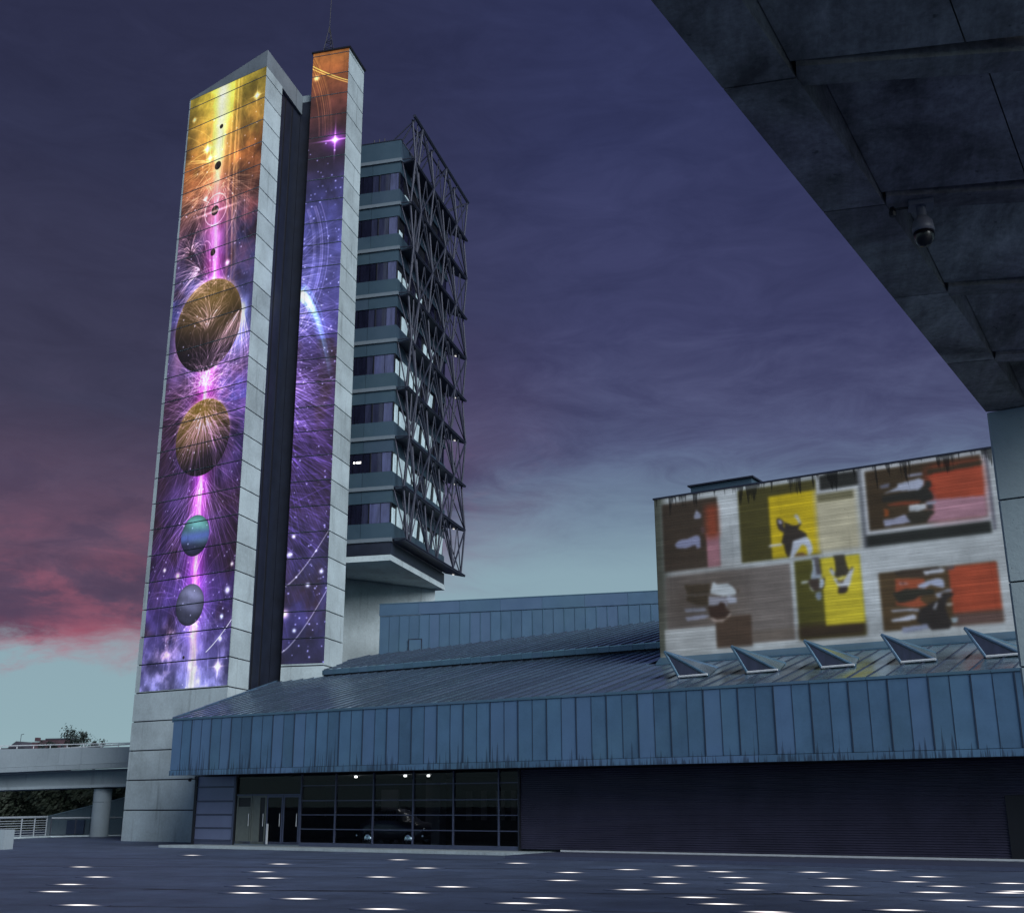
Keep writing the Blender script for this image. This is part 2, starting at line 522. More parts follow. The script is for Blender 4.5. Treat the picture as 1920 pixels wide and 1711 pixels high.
# ================================================================== SETTING
g = obj('ground', [(-900, -300, 0), (900, -300, 0), (900, 2500, 0), (-900, 2500, 0)], [(0, 1, 2, 3)], M['ground'])
tag(g, kind='structure')

# ------------------------------------------------------------------ pictures thrown onto the towers and the wall: painted here in numpy
def fbm(h, wd, cells, seed, octv=4):
    rs = np.random.RandomState(seed)
    out = np.zeros((h, wd))
    amp, tot = 1.0, 0.0
    cy, cx = cells
    for _ in range(octv):
        gy, gx = max(2, int(cy))+1, max(2, int(cx))+1
        gr = rs.rand(gy+1, gx+1)
        yy = np.linspace(0, gy-1e-3, h)
        xx = np.linspace(0, gx-1e-3, wd)
        y0, x0 = yy.astype(int), xx.astype(int)
        fy, fx = yy-y0, xx-x0
        fy, fx = (fy*fy*(3-2*fy))[:, None], (fx*fx*(3-2*fx))[None, :]
        a = gr[y0][:, x0]; b = gr[y0][:, x0+1]; c = gr[y0+1][:, x0]; d = gr[y0+1][:, x0+1]
        out += amp*((a*(1-fx)+b*fx)*(1-fy)+(c*(1-fx)+d*fx)*fy)
        tot += amp
        amp *= 0.55
        cy, cx = cy*2, cx*2
    return out/tot

class Paint:
    """canvas in metres: x 0..wm (left to right), z z0..z1 (bottom to top); sRGB 0..1"""
    def __init__(s, wm, z0, z1, ppm):
        s.wm, s.z0, s.z1, s.k = wm, z0, z1, ppm
        s.w, s.h = int(wm*ppm), int((z1-z0)*ppm)
        s.X, s.Z = np.meshgrid((np.arange(s.w)+.5)/ppm, z0+(np.arange(s.h)+.5)/ppm)
        s.c = np.zeros((s.h, s.w, 3))
    def add(s, m, col):
        s.c += m[..., None]*np.array(col)/255.0
    def over(s, m, col):
        col = np.array(col)/255.0
        s.c = s.c*(1-m[..., None]) + (col if col.ndim == 3 else col[None, None])*m[..., None]
    def gl(s, x, z, rx, rz=None):
        rz = rz or rx
        return np.exp(-((s.X-x)/rx)**2-((s.Z-z)/rz)**2)
    def lines(s, curves, blur=1):
        acc = np.zeros((s.h+2, s.w+2))
        for pts, wt in curves:
            px, pz = (pts[:, 0])*s.k, (pts[:, 1]-s.z0)*s.k
            ok = (px > 0) & (px < s.w-1) & (pz > 0) & (pz < s.h-1)
            px, pz, ww = px[ok], pz[ok], (wt[ok] if isinstance(wt, np.ndarray) else np.full(ok.sum(), wt))
            ix, iz = px.astype(int), pz.astype(int)
            fx, fz = px-ix, pz-iz
            for dx in (0, 1):
                for dz in (0, 1):
                    np.add.at(acc, (iz+dz, ix+dx), ww*(fx if dx else 1-fx)*(fz if dz else 1-fz))
        acc = acc[:s.h, :s.w]
        return s.blur(acc, blur)
    def blur(s, a, n):
        for _ in range(n):
            for axn in (0, 1):
                p = np.pad(a, [(1, 1) if i == axn else (0, 0) for i in range(a.ndim)], mode='edge')
                sl = lambda o: tuple(slice(o, o+a.shape[i]) if i == axn else slice(None) for i in range(a.ndim))
                a = 0.25*p[sl(0)]+0.5*p[sl(1)]+0.25*p[sl(2)]
        return a
    def image(s, name):
        im = D.images.new(name, s.w, s.h)
        px = np.ones((s.h, s.w, 4), dtype=np.float32)
        px[..., :3] = np.clip(s.c, 0, 1)
        im.pixels.foreach_set(px.ravel())
        im.update()
        im.pack()
        return im

def zramp(Z, stops):
    zs = [q[0] for q in stops]
    return np.stack([np.interp(Z, zs, [q[1][i] for q in stops]) for i in range(3)], -1)/255.0

def fountain(x, z, n, ang0, spread, speed, grav, rs, tmax=1.0, fade=1.0, ppm=60):
    out = []
    for _ in range(n):
        a = R(ang0 + rs.uniform(-spread, spread))
        sp = speed*rs.uniform(0.45, 1.2)
        gx, gz = grav[0]*rs.uniform(.3, 1.2), grav[1]*rs.uniform(.5, 1.3)
        t = np.linspace(rs.uniform(.04, .22), tmax*rs.uniform(.6, 1.0), int(speed*ppm*1.2)+20)
        px = x + math.cos(a)*sp*t + gx*t*t*math.copysign(1, math.cos(a))
        pz = z + math.sin(a)*sp*t + gz*t*t
        out.append((np.stack([px, pz], -1), np.clip(t*5, .15, 1)*(1-t/tmax*0.75)*rs.uniform(.2, 1.0)*fade))
    return out

def mural_main():
    P = Paint(6.66, 7.2, 42.1, 60)
    rs = np.random.RandomState(5)
    X, Z = P.X, P.Z
    P.c = zramp(Z, [(7.2, (135, 135, 205)), (9.0, (120, 110, 195)), (11, (88, 70, 148)), (14, (70, 46, 104)), (17, (74, 50, 100)), (19.5, (72, 52, 100)), (22.5, (108, 66, 124)), (25.5, (100, 86, 140)), (28.5, (94, 82, 138)), (30.5, (78, 66, 108)), (32.5, (84, 62, 92)), (34.5, (122, 76, 66)), (37, (150, 92, 54)), (39, (172, 128, 62)), (42.1, (186, 164, 66))])
    nb = fbm(P.h, P.w, (26, 5), 3, 5)
    nb2 = fbm(P.h, P.w, (14, 3), 8, 5)
    P.c *= (0.35+1.25*nb)[..., None]
    right = np.clip((X-3.9)/2.4, 0, 1)
    P.over(np.clip((nb2-.38)*2.2, 0, 1)*right*np.exp(-((Z-31)/3.4)**2)*.9, (44, 62, 112))
    P.over(np.clip((nb-.52)*4, 0, 1)*right*np.exp(-((Z-32.5)/2.4)**2)*.6, (176, 84, 90))
    P.over(np.clip((.54-nb2)*3.5, 0, 1)*(Z < 24)*(Z > 10)*.8, (52, 34, 46))
    P.over(np.clip((nb2-.55)*4, 0, 1)*np.clip((33-Z)/3, 0, 1)*(Z > 22)*.5, (96, 96, 190))
    P.over(np.clip((.5-nb)*3, 0, 1)*(Z > 29)*(Z < 37)*.55, (60, 34, 40))
    P.over(np.clip((nb2-.5)*4, 0, 1)*(Z > 36)*.55, (205, 180, 80))
    neb = fbm(P.h, P.w, (60, 12), 44, 6)
    P.add(np.clip((neb-.45)*3, 0, 1)*np.clip((12-Z)/4, 0, 1)*.42, (165, 155, 195))
    P.add(P.gl(1.9, 9.2, .7, 1.0)*np.clip((neb-.35)*3, 0, 1)*.8, (230, 180, 180))
    P.c *= (.78+.44*neb)[..., None]
    P.add(np.clip((nb-.5)*4, 0, 1)*np.exp(-((Z-37)/3.5)**2)*.18, (210, 110, 40))
    P.add(np.clip((nb2-.48)*3, 0, 1)*np.exp(-((Z-24)/6)**2)*.35, (60, 90, 210))
    # light column
    zz = [7.2, 8.5, 10, 11.5, 13, 15, 18, 22, 26, 30, 33, 36, 39, 42.2]
    xx = [4.0, 3.95, 3.9, 3.75, 3.65, 3.6, 3.55, 3.35, 3.35, 3.4, 3.15, 3.0, 2.95, 2.9]
    bx = np.interp(Z, zz, xx)
    core = np.interp(Z, [7.2, 9.5, 11, 12, 17, 23, 30, 34, 36, 38, 42], [.36, .34, .22, .15, .14, .14, .2, .24, .34, .52, .62])
    wide = np.interp(Z, [7.2, 11, 16, 22, 30, 34, 37, 42], [.9, .8, .6, .75, .75, .95, 1.2, 1.7])
    flick = 0.75+0.5*fbm(P.h, P.w, (40, 14), 21, 3)
    gcol = zramp(Z, [(7.2, (120, 130, 190)), (10, (150, 110, 200)), (12, (200, 60, 210)), (23, (235, 60, 225)), (31, (230, 70, 215)), (34.5, (225, 110, 170)), (36.5, (205, 150, 80)), (42, (190, 176, 50))])
    gk = np.exp(-((X-bx)/wide)**2)*flick*np.interp(Z, [7.2, 10, 12, 20, 30, 36, 42], [.55, .6, .75, .8, .85, .6, .75])
    P.c += gk[..., None]*gcol
    ck = np.exp(-((X-bx)/core)**2)*np.interp(Z, [7.2, 10, 11, 18, 22, 30, 35, 37, 42], [.62, .6, .6, .7, .85, .65, .4, .8, 1.0])
    P.c += ck[..., None]*zramp(Z, [(7.2, (215, 200, 210)), (12, (225, 170, 225)), (30, (240, 190, 235)), (36, (250, 210, 200)), (42, (255, 250, 190))])
    # thin side beams near the top
    for off, wd, k in ((1.35, .07, .45), (1.6, .12, .25), (.95, .09, .3)):
        P.add(np.exp(-((X-bx-off)/wd)**2)*k*np.clip((Z-27)/5, 0, 1), (255, 190, 120))
    # glow around the big worlds
    P.add(P.gl(5.7, 26.5, .8, 1.6)*.8, (120, 150, 230))
    P.add(P.gl(5.9, 27.2, .35, .5)*.8, (220, 220, 255))
    P.add(P.gl(.9, 26, .5, 1.6)*.55, (230, 150, 190))
    # worlds
    def world_disc(x, z, r, top, low, rim=None, band=0.0, tilt=.25):
        d = np.sqrt((X-x)**2+(Z-z)**2)/r
        msk = np.clip((1-d)*r*60, 0, 1)
        nz = np.sqrt(np.clip(1-d*d, 0, 1))
        lit = np.clip(((Z-z)/r + tilt*(X-x)/r)*.62+.38, 0, 1)
        col = np.array(low)[None, None]*(1-lit[..., None]) + np.array(top)[None, None]*lit[..., None]
        if band:
            col = col*(1+band*np.sin((Z-z)/r*9+(X-x)/r*2+nb*5))[..., None]
        col = col*(.45+.55*nz)[..., None]
        P.over(msk, col)
        if rim is not None:
            P.add(np.exp(-((d-1)/.06)**2)*.35*np.clip((Z-z)/r+.3, 0, 1), rim)
    world_disc(3.15, 26.85, 2.72, (200, 158, 80), (40, 30, 40), (240, 190, 150), .08, .1)
    world_disc(3.4, 20.35, 2.15, (214, 170, 66), (38, 30, 38), (230, 190, 120), .06, -.35)
    for x, z, r in ((3.0, 39.35, .16), (2.95, 36.8, .28), (3.0, 33.9, .32), (3.1, 31.25, .22), (3.25, 8.75, .09)):
        world_disc(x, z, r, (70, 56, 50), (24, 18, 20))
    # filaments
    C = []
    C += fountain(3.35, 23.0, 70, 90, 95, 5.5, (.6, -3.0), rs, 1.0, .16)
    C += fountain(3.35, 23.1, 60, 115, 60, 4.5, (.5, -4.5), rs, 1.0, .16)
    for _ in range(12):
        C += fountain(3.15+rs.normal(0, .22), 26.5+rs.normal(0, .25), 6, 92, 40, 4.2, (.6, -1.4), rs, 1.0, .2)
    C += fountain(3.3, 22.0, 46, -90, 50, 4.2, (.3, -.6), rs, 1.0, .30)
    C += fountain(2.2, 30.2, 40, 150, 45, 3.6, (.3, -2.6), rs, 1.0, .35)
    C += fountain(3.0, 34.0, 40, 120, 70, 5.5, (.3, -2.0), rs, 1.0, .20)
    C += fountain(5.9, 27.4, 45, -110, 35, 4.2, (.4, -.5), rs, 1.0, .34)
    C += fountain(3.6, 18.3, 60, -75, 45, 6.5, (.3, -1.5), rs, 1.0, .24)
    C += fountain(3.5, 12.0, 30, -90, 60, 3.2, (.2, -.8), rs, 1.0, .25)
    C += fountain(3.5, 12.6, 30, 90, 25, 5.0, (.3, 0.2), rs, 1.0, .22)
    for sx_, sz_, n_, a0_, sp_, v_ in ((3.4, 21.9, 170, -10, 75, 9.0), (3.3, 21.5, 150, 190, 70, 8.0), (3.5, 17.8, 150, -85, 70, 9.0), (3.3, 23.2, 110, 60, 70, 6.0), (3.2, 29.5, 90, 150, 60, 6.0), (5.8, 26.8, 80, -100, 45, 6.0), (2.9, 36.0, 90, 210, 60, 7.0), (3.2, 35.5, 70, -40, 50, 7.0), (3.6, 11.0, 70, 80, 90, 5.0)):
        for _ in range(n_//6):
            C += fountain(sx_+rs.normal(0, .45), sz_+rs.normal(0, .8), 6, a0_+rs.normal(0, 12), sp_, v_, (.4, -2.2), rs, 1.0, .15)
    C = [(p_, w_*2.0) for p_, w_ in C]
    for _ in range(10):
        C += fountain(3.3+rs.normal(0, .5), 28.6+rs.normal(0, .5), 6, 90, 80, 4.6, (.8, -3.6), rs, 1.0, .2)
    C += fountain(3.4, 21.4, 50, -90, 60, 3.4, (.5, -.4), rs, 1.0, .5)
    C += fountain(1.2, 31.5, 40, 110, 55, 4.0, (.4, -2.4), rs, 1.0, .4)
    C += fountain(2.6, 37.0, 40, 200, 60, 5.5, (.5, -1.6), rs, 1.0, .35)
    C += fountain(3.5, 16.5, 50, 250, 40, 7.0, (.2, -.6), rs, 1.0, .35)
    t = np.linspace(0, 1, 700)
    for i in range(110):      # long streaks that run with the column
        x0 = 3.3+rs.normal(0, 1.3); z0 = rs.uniform(8, 40); L = rs.uniform(2, 7); b = rs.normal(0, .5)
        C.append((np.stack([x0+b*t+rs.normal(0, .5)*t*t, z0-L*t], -1), np.sin(math.pi*t)*rs.uniform(.05, .22)))
    for i in range(16):      # big orbits at the top
        cx, cz, rr = rs.uniform(-1.5, 2), rs.uniform(34, 38), rs.uniform(3.2, 6.2)
        a = np.linspace(-.6, 1.5, 1100)
        C.append((np.stack([cx+rr*np.cos(a), cz+rr*np.sin(a)*1.2], -1), np.full(len(a), rs.uniform(.06, .24))))
    a = np.linspace(0, 2*math.pi, 700)
    C.append((np.stack([3.05+.92*np.cos(a), 33.95+.98*np.sin(a)], -1), np.full(len(a), 1.1)))
    ln = P.lines(C, 2)
    P.c *= .86
    P.c += np.clip(ln, 0, 1.1)[..., None]*zramp(Z, [(7.2, (190, 190, 235)), (12, (170, 130, 230)), (20, (205, 150, 230)), (27, (235, 190, 215)), (33, (230, 180, 190)), (38, (240, 215, 130)), (42, (250, 235, 150))])
    world_disc(3.42, 15.0, 1.1, (150, 240, 232), (58, 60, 92), None, .12)
    P.over(np.clip((1-np.sqrt((X-3.42)**2+(Z-15)**2)/1.1)*60, 0, 1)*np.exp(-((Z-14.95)/.28)**2)*.75, (100, 120, 210))
    world_disc(3.42, 11.4, 1.08, (176, 178, 226), (66, 68, 92), None, .1)
    # arc of a far world, lower right
    a = np.linspace(0, 1, 500)
    P.add(P.lines([(np.stack([4.9+1.75*a, 8.9+1.5*a-.4*a*(1-a)], -1), np.full(500, .8))], 1), (190, 205, 235))
    # stars
    for i in range(260):
        x, z = rs.uniform(0, 6.66), rs.uniform(7.2, 40)
        s_ = rs.uniform(.025, .05); k = rs.uniform(.25, .9)
        i0, i1 = max(0, int((z-7.2-.25)*60)), int((z-7.2+.25)*60)
        j0, j1 = max(0, int((x-.25)*60)), int((x+.25)*60)
        P.c[i0:i1, j0:j1] += (np.exp(-((X[i0:i1, j0:j1]-x)**2+(Z[i0:i1, j0:j1]-z)**2)/s_**2)*k)[..., None]*np.array((.8, .8, 1.0))
    for x, z, r, colr in ((6.2, 11.9, .16, (230, 235, 255)), (5.85, 8.15, .2, (255, 220, 200)), (6.4, 13.2, .1, (240, 230, 230)), (5.9, 10.6, .11, (200, 225, 245)), (5.9, 9.5, .1, (215, 225, 250)), (1.2, 13.4, .1, (240, 235, 235)), (2.3, 13.0, .16, (240, 190, 220)), (2.2, 37.5, .2, (255, 235, 140)), (5.9, 40.4, .2, (255, 225, 170)), (1.9, 38.2, .22, (255, 240, 160)), (.5, 40.6, .14, (230, 190, 150)), (4.4, 30.3, .16, (250, 190, 230)), (2.1, 34.9, .14, (245, 190, 180))):
        P.add(P.gl(x, z, r)*1.2, colr)
        P.add((P.gl(x, z, r*2.2, r*.2)+P.gl(x, z, r*.2, r*2.6))*(.5 if r > .18 else .08), colr)
    P.add(P.gl(3.05, 33.85, 1.6, .07)*.7, (255, 200, 200))
    gr_ = P.c.mean(-1, keepdims=True)
    P.c = (gr_+(P.c-gr_)*1.06)*.92
    return P.image('tower_light_picture')

def mural_side():
    P = Paint(2.42, 8.75, 46.1, 60)
    rs = np.random.RandomState(15)
    X, Z = P.X, P.Z
    P.c = zramp(Z, [(8.75, (62, 58, 104)), (11, (84, 78, 150)), (14, (70, 60, 112)), (17, (56, 42, 76)), (21, (66, 46, 88)), (25, (88, 64, 120)), (28, (100, 92, 178)), (31, (98, 96, 172)), (34, (92, 92, 168)), (36.5, (68, 66, 122)), (38.5, (50, 38, 62)), (40.5, (66, 42, 54)), (42.5, (120, 68, 60)), (45, (176, 104, 58)), (46.1, (176, 112, 58))])
    nb = fbm(P.h, P.w, (30, 2), 33, 5)
    nb2 = fbm(P.h, P.w, (18, 2), 38, 5)
    P.c *= (0.45+1.1*nb)[..., None]
    P.over(np.clip((.5-nb2)*3.2, 0, 1)*(Z < 27)*.8, (58, 40, 46))
    P.over(np.clip((.48-nb2)*3.0, 0, 1)*(Z > 35)*(Z < 43)*.6, (34, 30, 42))
    P.add(P.gl(.1, 29.4, .7, 1.1)*.25, (170, 190, 240))
    a = np.linspace(0, 1, 600)
    P.add(P.lines([(np.stack([-.1+(2.1+rs.normal(0, .05))*a+rs.normal(0, .12), 30.1+rs.normal(0, .2)-1.2*a-3.9*a**2.2], -1), (1-.8*a)*.9) for _ in range(26)], 14), (120, 175, 240))
    C = []
    for i in range(9):
        rr = 9.5+rs.uniform(-.5, .5)
        an = np.linspace(-1.1, .35, 900)
        C.append((np.stack([-8.4+rr*np.cos(an)+rs.uniform(-.05, .05), 32.4+rr*np.sin(an)*.95], -1), np.full(900, rs.uniform(.12, .45))))
    for sx_, sz_, n_, a0_, sp_, v_ in ((-1.8, 22.5, 200, -20, 55, 9.0), (-1.2, 26.5, 120, -5, 60, 6.0), (-1.0, 31.5, 90, 30, 60, 5.0), (-1.5, 18.0, 120, -40, 45, 9.0)):
        for _ in range(n_//6):
            C += fountain(sx_+rs.normal(0, .5), sz_+rs.normal(0, 1.0), 6, a0_+rs.normal(0, 12), sp_, v_, (.2, -1.4), rs, 1.0, .18)
    C += fountain(-1.4, 24.5, 90, -28, 50, 6.5, (.2, -1.2), rs, 1.0, .30)
    C += fountain(-.8, 28.5, 50, 20, 60, 4.8, (.1, -1.5), rs, 1.0, .22)
    C += fountain(-.5, 20.5, 50, -40, 40, 7.5, (.1, -1.2), rs, 1.0, .25)
    for i in range(8):
        an = np.linspace(0, 1.3, 800)
        rr = rs.uniform(7.5, 8.4)
        C.append((np.stack([-6.9+rr*np.cos(an), 40.2+rr*np.sin(an)*1.25], -1), np.full(800, rs.uniform(.15, .42))))
    C.append((np.stack([2.6*a, 45.2-1.9*a+.4*a*a], -1), np.full(600, .55)))
    C.append((np.stack([2.6*a, 45.0-1.75*a+.3*a*a], -1), np.full(600, .4)))
    C = [(p_, w_*1.7) for p_, w_ in C]
    ln = P.lines(C, 2)
    P.c *= .86
    P.c += np.clip(ln, 0, 1.0)[..., None]*zramp(Z, [(8.75, (110, 110, 220)), (20, (130, 100, 225)), (28, (200, 180, 245)), (34, (190, 180, 240)), (40, (220, 140, 120)), (44, (240, 190, 90)), (46, (245, 200, 100))])
    # rims of two dim worlds, lower part
    for x0, z0, x1, z1, z2 in ((.0, 12.9, 2.42, 15.9, 12.6), (.0, 9.4, 2.42, 12.6, 8.8)):
        zz = z0+(z1-z0)*(X/2.42)**1.35
        below = np.clip((zz-Z)*30, 0, 1)*np.clip((Z-z2)*8, 0, 1)
        P.over(below*.30, (44, 46, 62))
        P.add(np.exp(-((Z-zz)/.05)**2)*.6, (190, 190, 190))
    for i in range(190):
        x, z = rs.uniform(0, 2.42), rs.uniform(8.75, 40)
        s_ = rs.uniform(.025, .055); k = rs.uniform(.25, .95)
        i0, i1 = max(0, int((z-8.75-.25)*60)), int((z-8.75+.25)*60)
        j0, j1 = max(0, int((x-.25)*60)), int((x+.25)*60)
        P.c[i0:i1, j0:j1] += (np.exp(-((X[i0:i1, j0:j1]-x)**2+(Z[i0:i1, j0:j1]-z)**2)/s_**2)*k)[..., None]*np.array((.72, .72, 1.0))
    for x, z, r, colr in ((.15, 14.6, .14, (230, 235, 255)), (.05, 11.4, .2, (255, 215, 205)), (1.3, 12.9, .11, (215, 225, 255)), (2.05, 13.6, .11, (220, 225, 255)), (.35, 15.6, .1, (235, 235, 235)), (.65, 10.5, .1, (220, 230, 255)), (.3, 44.3, .16, (255, 235, 150))):
        P.add(P.gl(x, z, r)*1.1, colr)
    P.add(P.gl(1.7, 39.8, .55)*.9, (150, 60, 210))
    P.add(P.gl(1.7, 39.8, .16)*1.2, (255, 225, 255))
    P.add((P.gl(1.7, 39.8, 1.0, .05)+P.gl(1.7, 39.8, .05, .9))*.9, (220, 150, 255))
    gr_ = P.c.mean(-1, keepdims=True)
    P.c = (gr_+(P.c-gr_)*1.06)*.9
    return P.image('narrow_tower_light_picture')

